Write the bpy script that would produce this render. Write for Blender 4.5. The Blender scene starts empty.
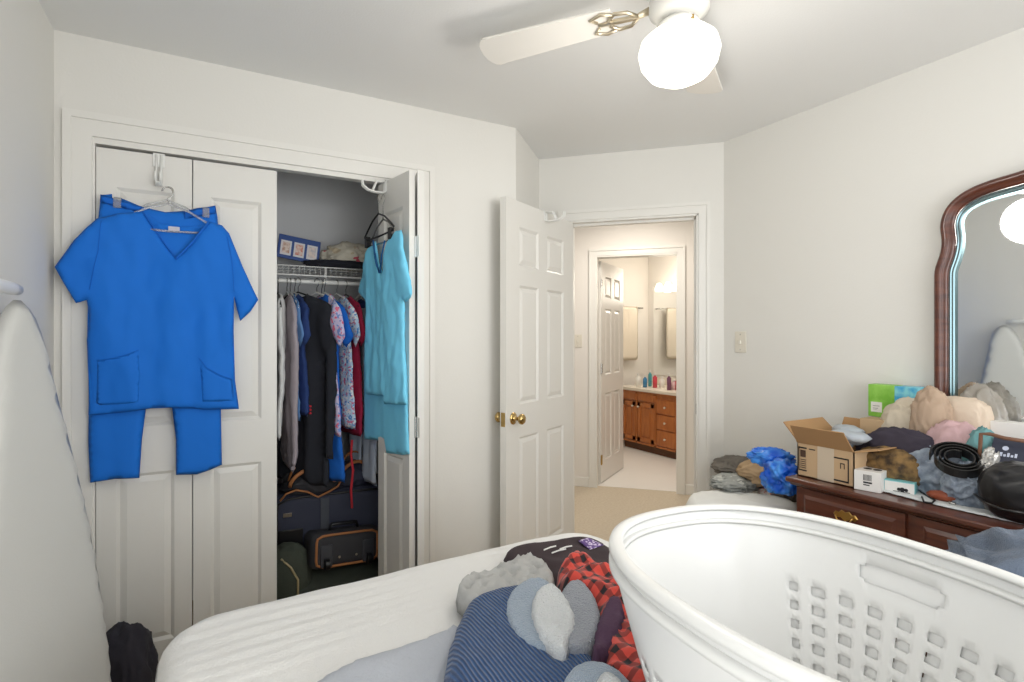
import bpy, bmesh, math, random
import numpy as np
from math import sin, cos, pi, radians as R
from mathutils import Vector, Matrix, noise
from mathutils.geometry import delaunay_2d_cdt

S = bpy.context.scene
COL = S.collection
random.seed(7)

# ------------------------------------------------------------------ camera
CAM_Z, FPX, CXP, CYP, YAW = 1.33, 545.0, 512.0, 338.0, R(28.8)
cd = bpy.data.cameras.new('camera'); cam = bpy.data.objects.new('camera', cd); COL.objects.link(cam)
cam.location = (0, 0, CAM_Z); cam.rotation_euler = (pi/2, 0, -YAW)
cd.sensor_width = 36; cd.lens = 36*FPX/1024; cd.shift_y = -3/1024; cd.clip_start = .02
S.camera = cam

# ------------------------------------------------------------------ light and exposure
S.view_settings.view_transform = 'Standard'; S.view_settings.look = 'None'
S.view_settings.gamma = 1; S.view_settings.use_curve_mapping = False
S.view_settings.exposure = -0.15
w = bpy.data.worlds.new('sky'); S.world = w; w.use_nodes = True
w.node_tree.nodes['Background'].inputs[0].default_value = (.85, .93, 1, 1)
w.node_tree.nodes['Background'].inputs[1].default_value = 1.2

def lamp(name, kind, loc, power, color=(1, 1, 1), rot=(0, 0, 0), size=None, size_y=None):
    l = bpy.data.lights.new(name, kind); l.energy = power; l.color = color
    if kind == 'AREA':
        l.shape = 'RECTANGLE'; l.size = size; l.size_y = size_y or size
    elif size: l.shadow_soft_size = size
    o = bpy.data.objects.new(name, l); COL.objects.link(o); o.location = loc; o.rotation_euler = rot
    return o
WIN_POWER, WIN2_POWER, FAN_POWER, HALL_POWER, BATH_POWER = 56, 15, 10, 18, 10
lamp('daylight_back_window', 'AREA', (1.05, -1.58, 1.45), WIN_POWER, (.99, .99, .99), (pi/2+R(14), 0, 0), 2.0, 1.5)
lamp('daylight_side_window', 'AREA', (-.64, -.45, 1.45), WIN2_POWER, (.99, .99, .99), (pi/2+R(14), 0, -pi/2), 1.3, 1.4)

# ------------------------------------------------------------------ materials
def srgb(r, g, b):
    f = lambda c: (c/255/12.92) if c/255 <= .04045 else ((c/255+.055)/1.055)**2.4
    return (f(r), f(g), f(b), 1)
MC = {}
def mat(name, rgb, rough=.6, bump=0, scale=30, metal=0, rgb2=None, cscale=5, sheen=0, alpha=1, trans=0, detail=4, emit=0, coat=0, sss=0):
    if name in MC: return MC[name]
    m = bpy.data.materials.new(name); m.use_nodes = True; n = m.node_tree.nodes; L = m.node_tree.links
    b = n['Principled BSDF']; b.inputs['Base Color'].default_value = srgb(*rgb)
    b.inputs['Roughness'].default_value = rough; b.inputs['Metallic'].default_value = metal
    b.inputs['Sheen Weight'].default_value = sheen; b.inputs['Alpha'].default_value = alpha
    b.inputs['Transmission Weight'].default_value = trans; b.inputs['Coat Weight'].default_value = coat
    tc = n.new('ShaderNodeTexCoord')
    if rgb2:
        t = n.new('ShaderNodeTexNoise'); t.inputs['Scale'].default_value = cscale; t.inputs['Detail'].default_value = detail
        L.new(tc.outputs['Object'], t.inputs['Vector'])
        r = n.new('ShaderNodeValToRGB'); r.color_ramp.elements[0].position = .38; r.color_ramp.elements[1].position = .62
        r.color_ramp.elements[0].color = srgb(*rgb); r.color_ramp.elements[1].color = srgb(*rgb2)
        L.new(t.outputs['Fac'], r.inputs['Fac']); L.new(r.outputs['Color'], b.inputs['Base Color'])
    if bump:
        t = n.new('ShaderNodeTexNoise'); t.inputs['Scale'].default_value = scale; t.inputs['Detail'].default_value = detail
        L.new(tc.outputs['Object'], t.inputs['Vector'])
        bp = n.new('ShaderNodeBump'); bp.inputs['Strength'].default_value = bump; bp.inputs['Distance'].default_value = .01
        L.new(t.outputs['Fac'], bp.inputs['Height']); L.new(bp.outputs['Normal'], b.inputs['Normal'])
    if emit:
        b.inputs['Emission Color'].default_value = srgb(*rgb); b.inputs['Emission Strength'].default_value = emit
    MC[name] = m
    return m

def wood(name, c1, c2, scale=(2, 2, 18), rough=.35, coat=.3):
    m = mat(name, c1, rough, coat=coat); n = m.node_tree.nodes; L = m.node_tree.links
    tc = n.new('ShaderNodeTexCoord'); mp = n.new('ShaderNodeMapping'); mp.inputs['Scale'].default_value = scale
    t = n.new('ShaderNodeTexNoise'); t.inputs['Scale'].default_value = 3; t.inputs['Detail'].default_value = 6; t.inputs['Distortion'].default_value = .6
    r = n.new('ShaderNodeValToRGB'); r.color_ramp.elements[0].position = .3; r.color_ramp.elements[1].position = .7
    r.color_ramp.elements[0].color = srgb(*c1); r.color_ramp.elements[1].color = srgb(*c2)
    L.new(tc.outputs['Object'], mp.inputs['Vector']); L.new(mp.outputs[0], t.inputs['Vector'])
    L.new(t.outputs['Fac'], r.inputs['Fac']); L.new(r.outputs[0], n['Principled BSDF'].inputs['Base Color'])
    return m

def plaid(name, c1, c2, per=.03, axes=(0, 1)):
    m = mat(name, c1, .85, sheen=.2); n = m.node_tree.nodes; L = m.node_tree.links
    tc = n.new('ShaderNodeTexCoord'); sp = n.new('ShaderNodeSeparateXYZ'); L.new(tc.outputs['UV'], sp.inputs[0])
    outs = []
    for a in axes:
        d = n.new('ShaderNodeMath'); d.operation = 'MULTIPLY'; d.inputs[1].default_value = 1/per; L.new(sp.outputs[a], d.inputs[0])
        fr = n.new('ShaderNodeMath'); fr.operation = 'FRACT'; L.new(d.outputs[0], fr.inputs[0])
        g = n.new('ShaderNodeMath'); g.operation = 'GREATER_THAN'; g.inputs[1].default_value = .62; L.new(fr.outputs[0], g.inputs[0]); outs.append(g)
    s = n.new('ShaderNodeMath'); s.operation = 'ADD'; L.new(outs[0].outputs[0], s.inputs[0]); L.new(outs[1].outputs[0], s.inputs[1])
    h = n.new('ShaderNodeMath'); h.operation = 'MULTIPLY'; h.inputs[1].default_value = .5; L.new(s.outputs[0], h.inputs[0])
    r = n.new('ShaderNodeValToRGB'); r.color_ramp.elements[0].color = srgb(*c1); r.color_ramp.elements[1].color = srgb(*c2)
    e = r.color_ramp.elements.new(.5); e.color = tuple((a+b)/2*.8 for a, b in zip(srgb(*c1)[:3], srgb(*c2)[:3])) + (1,)
    L.new(h.outputs[0], r.inputs[0]); L.new(r.outputs[0], n['Principled BSDF'].inputs['Base Color'])
    return m

def voro(name, base, spots, scale=40, thr=.35, rough=.8):
    """printed fabric or film: blotches of other colours on a base colour"""
    m = mat(name, base, rough); n = m.node_tree.nodes; L = m.node_tree.links
    tc = n.new('ShaderNodeTexCoord'); prev = None
    for i, c in enumerate(spots):
        mp = n.new('ShaderNodeMapping'); mp.inputs['Location'].default_value = (i*3.1, i*1.7, i*.9)
        v = n.new('ShaderNodeTexNoise'); v.inputs['Scale'].default_value = scale; v.inputs['Detail'].default_value = 1.5
        L.new(tc.outputs['Object'], mp.inputs[0]); L.new(mp.outputs[0], v.inputs['Vector'])
        g = n.new('ShaderNodeMath'); g.operation = 'GREATER_THAN'; g.inputs[1].default_value = 1-thr; L.new(v.outputs['Fac'], g.inputs[0])
        mx = n.new('ShaderNodeMix'); mx.data_type = 'RGBA'
        L.new(g.outputs[0], mx.inputs['Factor'])
        if prev: L.new(prev, mx.inputs[6])
        else: mx.inputs[6].default_value = srgb(*base)
        mx.inputs[7].default_value = srgb(*c); prev = mx.outputs[2]
    L.new(prev, n['Principled BSDF'].inputs['Base Color'])
    return m

def ribbed(name, c1, c2, per=.012, axis=0, rough=.9, bump=.6):
    m = mat(name, c1, rough, sheen=.3); n = m.node_tree.nodes; L = m.node_tree.links
    tc = n.new('ShaderNodeTexCoord'); wv = n.new('ShaderNodeTexWave'); wv.bands_direction = 'XYZ'[axis]
    wv.inputs['Scale'].default_value = 1/per/3.18; wv.inputs['Distortion'].default_value = .4
    L.new(tc.outputs['UV'], wv.inputs['Vector'])
    r = n.new('ShaderNodeValToRGB'); r.color_ramp.elements[0].color = srgb(*c1); r.color_ramp.elements[1].color = srgb(*c2)
    L.new(wv.outputs['Fac'], r.inputs[0]); L.new(r.outputs[0], n['Principled BSDF'].inputs['Base Color'])
    bp = n.new('ShaderNodeBump'); bp.inputs['Strength'].default_value = bump; bp.inputs['Distance'].default_value = .004
    L.new(wv.outputs['Fac'], bp.inputs['Height']); L.new(bp.outputs[0], n['Principled BSDF'].inputs['Normal'])
    return m

M = {
 'wall': mat('wall_paint', (229, 227, 221), .85, .05, 120),
 'ceil': mat('ceiling_paint', (236, 236, 234), .95, .08, 150),
 'trim': mat('trim_paint', (232, 230, 224), .35),
 'door': mat('door_paint', (228, 226, 220), .4),
 'hall': mat('hall_wall_paint', (234, 229, 222), .85, .05, 120),
 'closet': mat('closet_wall_paint', (226, 227, 228), .9, .05, 120),
 'carpet': mat('carpet_pile', (190, 160, 122), .98, .8, 500, rgb2=(204, 176, 138), cscale=60),
 'carpet_lit': mat('lit_carpet_pile', (220, 204, 180), .98, .8, 500, rgb2=(228, 214, 192), cscale=60),  # room carpet painted paler for the bathroom light falling on the hall
 'vinyl': mat('bathroom_vinyl', (236, 232, 226), .4, .03, 20),
 'brass': mat('polished_brass', (196, 168, 112), .2, metal=1),
 'chrome': mat('satin_nickel', (190, 188, 184), .25, metal=1),
 'white_pl': mat('white_plastic', (236, 236, 232), .3),
 'clear_pl': mat('clear_plastic', (232, 234, 234), .12, trans=.75),
 'scrub': mat('blue_scrub_cloth', (0, 110, 212), .8, .12, 400),
 'scrub_d': mat('blue_scrub_seam', (0, 98, 198), .85, .12, 400),
 'turq': mat('turquoise_scrub_cloth', (128, 220, 254), .8, .12, 400),
 'turq_d': mat('turquoise_piping', (24, 92, 150), .8),
 'sheet': mat('mattress_cover', (236, 235, 232), .9, .25, 220, sheen=.1),
 'basket': mat('basket_plastic', (240, 240, 238), .28),
 'black_pl': mat('black_plastic', (22, 22, 24), .35),
 'iron': mat('ironing_board_cover', (208, 208, 204), .6, .05, 200),
 'mirror': mat('mirror_glass', (248, 250, 250), .02, metal=1),
 'card': mat('cardboard', (196, 166, 130), .85, .05, 100),
 'card_in': mat('cardboard_inside', (176, 138, 96), .85, .05, 100),
 'white_paper': mat('white_card', (232, 230, 226), .6),
 'ink': mat('black_print', (26, 24, 26), .6),
}
DW = wood('cherry_wood', (70, 34, 24), (104, 54, 36), (6, 1.2, 14), .3, .4)
OAK = wood('honey_oak', (196, 118, 56), (172, 96, 42), (6, 6, 1.5), .35, .3)

# ------------------------------------------------------------------ projection helpers
CS, SN = cos(YAW), sin(YAW)
def ray(px, py):
    a = (px-CXP)/FPX; c = (CYP-py)/FPX
    return Vector((a*CS+SN, -a*SN+CS, c))
O = Vector((0, 0, CAM_Z))
def onZ(px, py, z): r = ray(px, py); return O + r*((z-CAM_Z)/r.z)
def onY(px, py, y): r = ray(px, py); return O + r*(y/r.y)
def onX(px, py, x): r = ray(px, py); return O + r*(x/r.x)
def onV(px, py, P, d):
    """vertical plane through P along horizontal direction d: returns (s, z)"""
    d = Vector((d[0], d[1])).normalized(); n = Vector((-d.y, d.x)); r = ray(px, py)
    k = (P[0]*n.x+P[1]*n.y)/(r.x*n.x+r.y*n.y); p = O+r*k
    return ((p.x-P[0])*d.x+(p.y-P[1])*d.y, p.z)

# ------------------------------------------------------------------ object helpers
def tag(o, label=None, cat=None, group=None, kind=None):
    if label: o['label'] = label
    if cat: o['category'] = cat
    if group: o['group'] = group
    if kind: o['kind'] = kind
    return o
def thing(name, label, cat, loc=(0, 0, 0), rz=0, group=None):
    o = bpy.data.objects.new(name, None); COL.objects.link(o); o.empty_display_size = .05
    o.location = loc; o.rotation_euler = (0, 0, rz)
    return tag(o, label, cat, group)
def children(o): return [c for c in bpy.data.objects if c.parent == o]
def copy_tree(o, parent=None):
    c = o.copy(); COL.objects.link(c); c.parent = parent
    for ch in children(o): copy_tree(ch, c)
    return c

class MB:
    def __init__(s): s.v = []; s.f = []; s.uv = {}
    def add(s, vs, fs):
        k = len(s.v); s.v += [tuple(v) for v in vs]; s.f += [tuple(i+k for i in f) for f in fs]; return s
    def box(s, x0, x1, y0, y1, z0, z1):
        return s.add([(x0,y0,z0),(x1,y0,z0),(x1,y1,z0),(x0,y1,z0),(x0,y0,z1),(x1,y0,z1),(x1,y1,z1),(x0,y1,z1)],
                     [(0,3,2,1),(4,5,6,7),(0,1,5,4),(1,2,6,5),(2,3,7,6),(3,0,4,7)])
    def prism(s, poly, z0, z1):
        n = len(poly); a = sum(poly[i][0]*poly[(i+1)%n][1]-poly[(i+1)%n][0]*poly[i][1] for i in range(n))
        if a < 0: poly = poly[::-1]
        return s.add([(p[0], p[1], z0) for p in poly]+[(p[0], p[1], z1) for p in poly],
                     [tuple(range(n))[::-1], tuple(range(n, 2*n))]+[(i, (i+1)%n, (i+1)%n+n, i+n) for i in range(n)])
    def tube(s, pts, r, n=8, closed=False, cap=True, flat=1):
        pts = [Vector(p) for p in pts]; rr = r if isinstance(r, (list, tuple)) else [r]*len(pts)
        N = len(pts); rings = []; up = None
        for i, p in enumerate(pts):
            a = pts[(i-1) % N] if (closed or i > 0) else p; b = pts[(i+1) % N] if (closed or i < N-1) else p
            t = (b-a).normalized()
            if up is None:
                up = Vector((0, 0, 1)) if abs(t.z) < .9 else Vector((1, 0, 0))
            u = t.cross(up); u = u.normalized() if u.length > 1e-6 else t.orthogonal().normalized()
            w_ = u.cross(t).normalized(); up = w_
            rings.append([p+u*(cos(2*pi*k/n)*rr[i])+w_*(sin(2*pi*k/n)*rr[i]*flat) for k in range(n)])
        fs = []
        for i in range(N if closed else N-1):
            j = (i+1) % N
            for k in range(n): fs.append((i*n+k, i*n+(k+1) % n, j*n+(k+1) % n, j*n+k))
        if cap and not closed: fs += [tuple(range(n))[::-1], tuple(range((N-1)*n, N*n))]
        return s.add([v for r_ in rings for v in r_], fs)
    def lathe(s, prof, c=(0, 0, 0), n=32, ax='z', sx=1, sy=1):
        vs = []; fs = []
        for r, z in prof:
            for k in range(n):
                a = 2*pi*k/n; p = (r*cos(a)*sx, r*sin(a)*sy, z)
                if ax == 'y': p = (p[0], p[2], p[1])
                if ax == 'x': p = (p[2], p[0], p[1])
                vs.append((c[0]+p[0], c[1]+p[1], c[2]+p[2]))
        for i in range(len(prof)-1):
            for k in range(n): fs.append((i*n+k, i*n+(k+1) % n, (i+1)*n+(k+1) % n, (i+1)*n+k))
        fs += [tuple(range(n))[::-1], tuple(range((len(prof)-1)*n, len(prof)*n))]
        return s.add(vs, fs)
    def build(s, name, m, parent=None, world=False, smooth=False, bevel=0, xf=None, seg=2):
        me = bpy.data.meshes.new(name); v = s.v
        if xf is not None: v = [tuple(xf @ Vector(p)) for p in v]
        o = bpy.data.objects.new(name, me); COL.objects.link(o)
        if parent is not None:
            o.parent = parent
            if world:
                q = parent
                off = Vector((0, 0, 0)); 
                mats = Matrix.Identity(4)
                while q: mats = Matrix.Translation(q.location) @ q.rotation_euler.to_matrix().to_4x4() @ mats; q = q.parent
                inv = mats.inverted(); v = [tuple(inv @ Vector(p)) for p in v]
        me.from_pydata(v, [], s.f); me.materials.append(m)
        b = bmesh.new(); b.from_mesh(me); bmesh.ops.recalc_face_normals(b, faces=b.faces)
        b.to_mesh(me); b.free()
        if s.uv:
            ul = me.uv_layers.new(name='UVMap')
            for l in me.loops: ul.data[l.index].uv = s.uv.get(l.vertex_index, (0, 0))
        if smooth:
            for p in me.polygons: p.use_smooth = True
        if bevel:
            bm = o.modifiers.new('bevel', 'BEVEL'); bm.width = bevel; bm.segments = seg; bm.limit_method = 'ANGLE'; bm.angle_limit = R(40)
            for p in me.polygons: p.use_smooth = True
            me.set_sharp_from_angle(angle=R(40))
        return o
def struct(name, mb, m, parent=None, bevel=0, smooth=False):
    o = mb.build(name, m, parent, bevel=bevel, smooth=smooth)
    if parent is None: o['kind'] = 'structure'
    return o
def B(*a): return MB().box(*a)

def dens(poly, step):
    out = []
    for i, p in enumerate(poly):
        q = poly[(i+1) % len(poly)]; L = math.dist(p, q); k = max(1, int(L/step))
        out += [(p[0]+(q[0]-p[0])*j/k, p[1]+(q[1]-p[1])*j/k) for j in range(k)]
    return out
def smoothpoly(poly, it=1):
    for _ in range(it):
        o = []
        for i, p in enumerate(poly):
            q = poly[(i+1) % len(poly)]
            o += [(p[0]*.75+q[0]*.25, p[1]*.75+q[1]*.25), (p[0]*.25+q[0]*.75, p[1]*.25+q[1]*.75)]
        poly = o
    return poly
def pillow(mb, poly, thick, frame, grid=.015, edge=.03, fold=None, base=0.0, front=True, back=True, rnd=0, prof=.5, backthick=None, damp=False):
    """closed cloth body over a 2D outline. frame(s,t,d)->xyz ; fold(s,t)->offset of the whole sheet, (in the d direction)"""
    if rnd: poly = smoothpoly(poly, rnd)
    poly = dens(poly, grid); n = len(poly)
    P = np.array(poly); A = P; Bq = np.roll(P, -1, 0)
    x0, y0 = P.min(0); x1, y1 = P.max(0)
    pts = list(poly)
    gx = np.arange(x0+grid*.4, x1, grid); gy = np.arange(y0+grid*.4, y1, grid)
    G = np.array([(x+(grid*.5 if j % 2 else 0), y) for j, y in enumerate(gy) for x in gx]) if len(gx) and len(gy) else np.zeros((0, 2))
    def dist(Q):
        d = np.full(len(Q), 1e9)
        for a, b in zip(A, Bq):
            ab = b-a; t = np.clip(((Q-a)@ab)/max(1e-12, ab@ab), 0, 1)
            d = np.minimum(d, np.hypot(*(Q-(a+t[:, None]*ab)).T))
        return d
    def inside(Q):
        c = np.zeros(len(Q), bool)
        for a, b in zip(A, Bq):
            cond = (a[1] > Q[:, 1]) != (b[1] > Q[:, 1])
            with np.errstate(divide='ignore', invalid='ignore'):
                xx = (b[0]-a[0])*(Q[:, 1]-a[1])/(b[1]-a[1])+a[0]
            c ^= cond & (Q[:, 0] < xx)
        return c
    if len(G):
        G = G[inside(G)]
    if len(G):
        dg = dist(G); G = G[dg > grid*.45]; pts += [tuple(q) for q in G]
    vs, es, fs, ov, oe, of = delaunay_2d_cdt([Vector(p) for p in pts], [], [list(range(n))], 1, 1e-7)
    V = np.array([tuple(v) for v in vs]); D = dist(V)
    isb = D < 1e-6
    pr = np.clip(D/edge, 0, 1); pr = np.sqrt(np.clip(1-(1-pr)**2, 0, 1)) if prof == .5 else pr
    fo = np.array([fold(x, y) for x, y in V]) if fold else np.zeros(len(V))
    if damp: fo = fo*pr
    k0 = len(mb.v)
    bt = thick if backthick is None else backthick
    idxF = {}; idxB = {}
    for i, (x, y) in enumerate(V):
        if isb[i] and front and back:
            mb.v.append(tuple(frame(x, y, base+fo[i]))); mb.uv[len(mb.v)-1] = (x, y); idxF[i] = idxB[i] = len(mb.v)-1
        else:
            if front: mb.v.append(tuple(frame(x, y, base+fo[i]+thick*pr[i]))); mb.uv[len(mb.v)-1] = (x, y); idxF[i] = len(mb.v)-1
            if back: mb.v.append(tuple(frame(x, y, base+fo[i]-bt*pr[i]))); mb.uv[len(mb.v)-1] = (x, y); idxB[i] = len(mb.v)-1
    for f in fs:
        if front: mb.f.append(tuple(idxF[i] for i in f))
        if back and not (all(isb[i] for i in f) and front): mb.f.append(tuple(idxB[i] for i in f)[::-1])
    return mb

def fy(y0, sgn=-1):            # frame for cloth hanging parallel to a y plane, d pointing toward the viewer
    return lambda s, t, d: (s, y0+sgn*d, t)
def fz(z0): return lambda s, t, d: (s, t, z0+d)
def fv(P, d, side=1):
    d = Vector((d[0], d[1])).normalized(); n = Vector((-d.y, d.x))*side
    return lambda s, t, h: (P[0]+d.x*s+n.x*h, P[1]+d.y*s+n.y*h, t)
def N(x, y, z=0, sc=1): return noise.noise(Vector((x*sc, y*sc, z)))
def vfold(amp, fr, seed=0, amp2=0):
    """mostly vertical drape folds"""
    return lambda s, t: amp*noise.noise(Vector((s*fr, t*fr*.18, seed)))+amp2*noise.noise(Vector((s*fr*2.3, t*fr*1.2, seed+5)))
def crumple(amp, fr, seed=0):
    def f(s, t):
        v = 0; a = 1; k = fr
        for i in range(3):
            v += a*(1-2*abs(noise.noise(Vector((s*k, t*k, seed+i*3.3))))); a *= .5; k *= 2
        return amp*v*.6
    return f

def heap(mb, c, r, amp=.25, fr=3, seed=0, sub=5, zmin=None, rot=0, ridge=True, sq=1):
    b = bmesh.new(); bmesh.ops.create_icosphere(b, subdivisions=sub, radius=1)
    vs = []
    for v in b.verts:
        p = v.co.copy(); val = 0; a = 1; k = fr
        for i in range(4):
            wx = .5*noise.noise(Vector((p.y*1.3+seed, p.z*1.3, p.x*1.3)))
            q = noise.noise(Vector(((p.x+wx)*k+seed, (p.y*.75-wx)*k, (p.z+wx)*k*.9)))
            val += a*((1-2.4*abs(q)) if ridge else q); a *= .5; k *= 2.1
        p = p*(1+amp*val*.5)
        if sq != 1: p = Vector([math.copysign(abs(x)**sq, x) for x in p])
        x, y, z = p.x*r[0], p.y*r[1], p.z*r[2]
        X = c[0]+x*cos(rot)-y*sin(rot); Y = c[1]+x*sin(rot)+y*cos(rot); Z = c[2]+z
        if zmin is not None: Z = max(Z, zmin+.0005)
        vs.append((X, Y, Z)); 
    fs = [tuple(v.index for v in f.verts) for f in b.faces]; b.free()
    k0 = len(mb.v); mb.add(vs, fs)
    for i, v in enumerate(vs): mb.uv[k0+i] = (v[0], v[1])
    return mb

# ================================================================== THE ROOM
H = 2.44
XL, XR, YB = -.50, 2.54, -1.45
A_ = Vector((1.405, 2.514)); q7 = math.sqrt(.5)
Bc = A_+Vector((q7, q7))*.53
e1 = Vector((q7, -q7)); e2 = Vector((q7, q7))
def D(a, b): p = Bc+e1*a+e2*b; return (p.x, p.y)
YC, YCI = 2.514, 2.624            # closet wall, room face and inner face
OX0, OX1, OTOP = -.389, .861, 2.075
Cc = D(1.075, 0)

struct('floor', MB().prism([(XL-.2, YB-.2), (3.2, YB-.2), D(1.9, .055), D(.9, .055), D(-.2, .055), (1.3, 3.3), (XL-.2, 3.3)], -.1, 0), M['carpet'])
struct('floor_hall', MB().prism([D(-1.5, .055), D(1.9, .055), D(1.9, 1.62), D(-1.5, 1.62)], -.1, .0), M['carpet_lit'])
struct('floor_bathroom', MB().prism([D(-2.0, 1.62), D(3.1, 1.62), (5.2, 5.45)], -.1, .003), M['vinyl'])
struct('ceiling', MB().prism([(XL-.2, YB-.2), (5.3, YB-.2), (5.3, 5.6), (XL-.2, 5.6)], H, H+.1), M['ceil'])
# side wall with a window (behind the camera's left shoulder)
wl = MB().box(XL-.12, XL, YB-.12, -1.1, 0, H).box(XL-.12, XL, .2, YC+.8, 0, H).box(XL-.12, XL, -1.1, .2, 0, .75).box(XL-.12, XL, -1.1, .2, 2.15, H)
struct('wall_left', wl, M['wall'])
wb = MB().box(XL, .05, YB-.12, YB, 0, H).box(2.05, XR+.12, YB-.12, YB, 0, H).box(.05, 2.05, YB-.12, YB, 0, .7).box(.05, 2.05, YB-.12, YB, 2.2, H)
struct('wall_back', wb, M['wall'])
def window(idx, horiz, a0, a1, z0, z1, p):
    o = thing('window_%d' % idx, None, None); o['kind'] = 'structure'
    def bx(u0, u1, d0, d1, zz0, zz1, mb):
        return mb.box(u0, u1, p+d0, p+d1, zz0, zz1) if horiz else mb.box(p+d0, p+d1, u0, u1, zz0, zz1)
    m = MB(); t = .05
    for (u0, u1, w0, w1) in ((a0, a0+t, z0, z1), (a1-t, a1, z0, z1), (a0, a1, z0, z0+t), (a0, a1, z1-t, z1), (a0, a1, (z0+z1)/2-.02, (z0+z1)/2+.02)):
        bx(u0, u1, -.08, -.03, w0, w1, m)
    m.build('window_frame', M['trim'], o)
    m = bx(a0-.04, a1+.04, -.03, .06, z0-.02, z0+.01, MB()); m.build('window_sill', M['trim'], o, bevel=.004)
window(1, True, .05, 2.05, .7, 2.2, YB)
window(2, False, -1.1, .2, .75, 2.15, XL)
struct('wall_right', MB().prism([(XR, YB-.12), (XR, Cc[1]), (XR+.12, Cc[1]+.0), (XR+.12, YB-.12)], 0, H), M['wall'])
# closet wall, the angled return, and the wall of the open doorway
wc = MB().box(XL, OX0, YC, YCI, 0, H).box(OX0, OX1, YC, YCI, OTOP, H).prism([(OX1, YC), (A_.x, YC), (A_.x-.045, YCI), (OX1, YCI)], 0, H)
struct('wall_closet', wc, M['wall'])
struct('wall_return', MB().prism([tuple(A_), tuple(Bc), D(-.11, .0), (A_.x-.078, A_.y+.078)], 0, H), M['wall'])
T0, T1, DTOP = .185, .94, 2.045
wd = MB().prism([D(-.11, 0), D(T0, 0), D(T0, .11), D(-.11, .11)], 0, H).prism([D(T1, 0), D(1.3, 0), D(1.3, .11), D(T1, .11)], 0, H)
wd.prism([D(T0, 0), D(T1, 0), D(T1, .11), D(T0, .11)], DTOP, H)
struct('wall_doorway', wd, M['wall'])
# closet interior
struct('wall_closet_back', B(XL, 1.35, 3.2, 3.3, 0, H), M['closet'])
struct('wall_closet_side', B(1.20, 1.30, YCI, 3.2, 0, H), M['closet'])
# hall and bathroom
HB0, HB1 = .147, .846
struct('wall_hall_far', MB().prism([D(-1.9, 1.567), D(HB0, 1.567), D(HB0, 1.677), D(-1.9, 1.677)], 0, H)
       .prism([D(HB1, 1.567), D(3.0, 1.567), D(3.0, 1.677), D(HB1, 1.677)], 0, H).prism([D(HB0, 1.567), D(HB1, 1.567), D(HB1, 1.677), D(HB0, 1.677)], 2.06, H), M['hall'])
struct('wall_hall_near', MB().prism([D(1.3, .0), D(3.0, 0), D(3.0, .11), D(1.3, .11)], 0, H), M['hall'])
struct('wall_hall_left', MB().prism([D(-1.2, 0), D(-1.1, 0), D(-1.1, 1.567), D(-1.2, 1.567)], 0, H), M['hall'])
struct('wall_hall_right', MB().prism([D(1.9, .11), D(2.0, .11), D(2.0, 1.567), D(1.9, 1.567)], 0, H), M['hall'])
struct('wall_bath_end', B(1.6, 5.06, 5.35, 5.45, 0, H), M['hall'])
struct('wall_bath_side', B(4.96, 5.06, 1.9, 5.35, 0, H), M['hall'])

# casings (profiled boards)
def casing(u0, u1, top, wdt, fr, name, depth=.018):
    """fr(u, d) -> xy : u along wall, d out of the wall"""
    m = MB()
    def board(ua, ub, za, zb):
        m.prism([fr(ua, 0), fr(ub, 0), fr(ub, depth*.6), fr(ua, depth*.6)], za, zb)
    k = wdt*.30
    board(u0-wdt+k, u0, 0, top+wdt-k); board(u1, u1+wdt-k, 0, top+wdt-k); board(u0, u1, top, top+wdt-k)
    #   # raised outer band
    m.prism([fr(u0-wdt, 0), fr(u0-wdt+k, 0), fr(u0-wdt+k, depth), fr(u0-wdt, depth)], 0, top+wdt-k)
    m.prism([fr(u1+wdt-k, 0), fr(u1+wdt, 0), fr(u1+wdt, depth), fr(u1+wdt-k, depth)], 0, top+wdt-k)
    m.prism([fr(u0-wdt, 0), fr(u1+wdt, 0), fr(u1+wdt, depth), fr(u0-wdt, depth)], top+wdt-k, top+wdt)
    return struct(name, m, M['trim'])
casing(OX0, OX1, OTOP, .085, lambda u, d: (u, YC-d), 'trim_1')
casing(T0, T1, DTOP, .062, lambda u, d: D(u, -d), 'trim_2')
casing(HB0, HB1, 2.06, .06, lambda u, d: D(u, 1.567-d), 'trim_3')
# jamb linings + closet track
m = MB()
for (a, b, t) in ((T0, T1, DTOP),):
    m.prism([D(a-.0, -.002), D(a+.012, -.002), D(a+.012, .112), D(a, .112)], 0, t).prism([D(b-.012, -.002), D(b, -.002), D(b, .112), D(b-.012, .112)], 0, t)
    m.prism([D(a, -.002), D(b, -.002), D(b, .112), D(a, .112)], t-.012, t)
    m.prism([D(a+.012, .045), D(a+.024, .045), D(a+.024, .08), D(a+.012, .08)], 0, t).prism([D(b-.024, .045), D(b-.012, .045), D(b-.012, .08), D(b-.024, .08)], 0, t)
    m.prism([D(a, .045), D(b, .045), D(b, .08), D(a, .08)], t-.026, t-.012)
struct('trim_4', m, M['trim'])
m = MB().prism([D(HB0, 1.56), D(HB0+.012, 1.56), D(HB0+.012, 1.68), D(HB0, 1.68)], 0, 2.06).prism([D(HB1-.012, 1.56), D(HB1, 1.56), D(HB1, 1.68), D(HB1-.012, 1.68)], 0, 2.06).prism([D(HB0, 1.56), D(HB1, 1.56), D(HB1, 1.68), D(HB0, 1.68)], 2.048, 2.06)
struct('trim_5', m, M['trim'])
struct('trim_6', MB().box(OX0, OX1, YC+.002, YC+.045, OTOP-.022, OTOP).box(OX0-.0, OX0+.008, YC, YCI, 0, OTOP).box(OX1-.008, OX1, YC, YCI, 0, OTOP), M['trim'])
# strike plate of the doorway
struct('trim_7', MB().prism([D(T1-.014, .012), D(T1-.012, .012), D(T1-.012, .04), D(T1-.014, .04)], .89, .95), M['chrome'])
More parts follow.
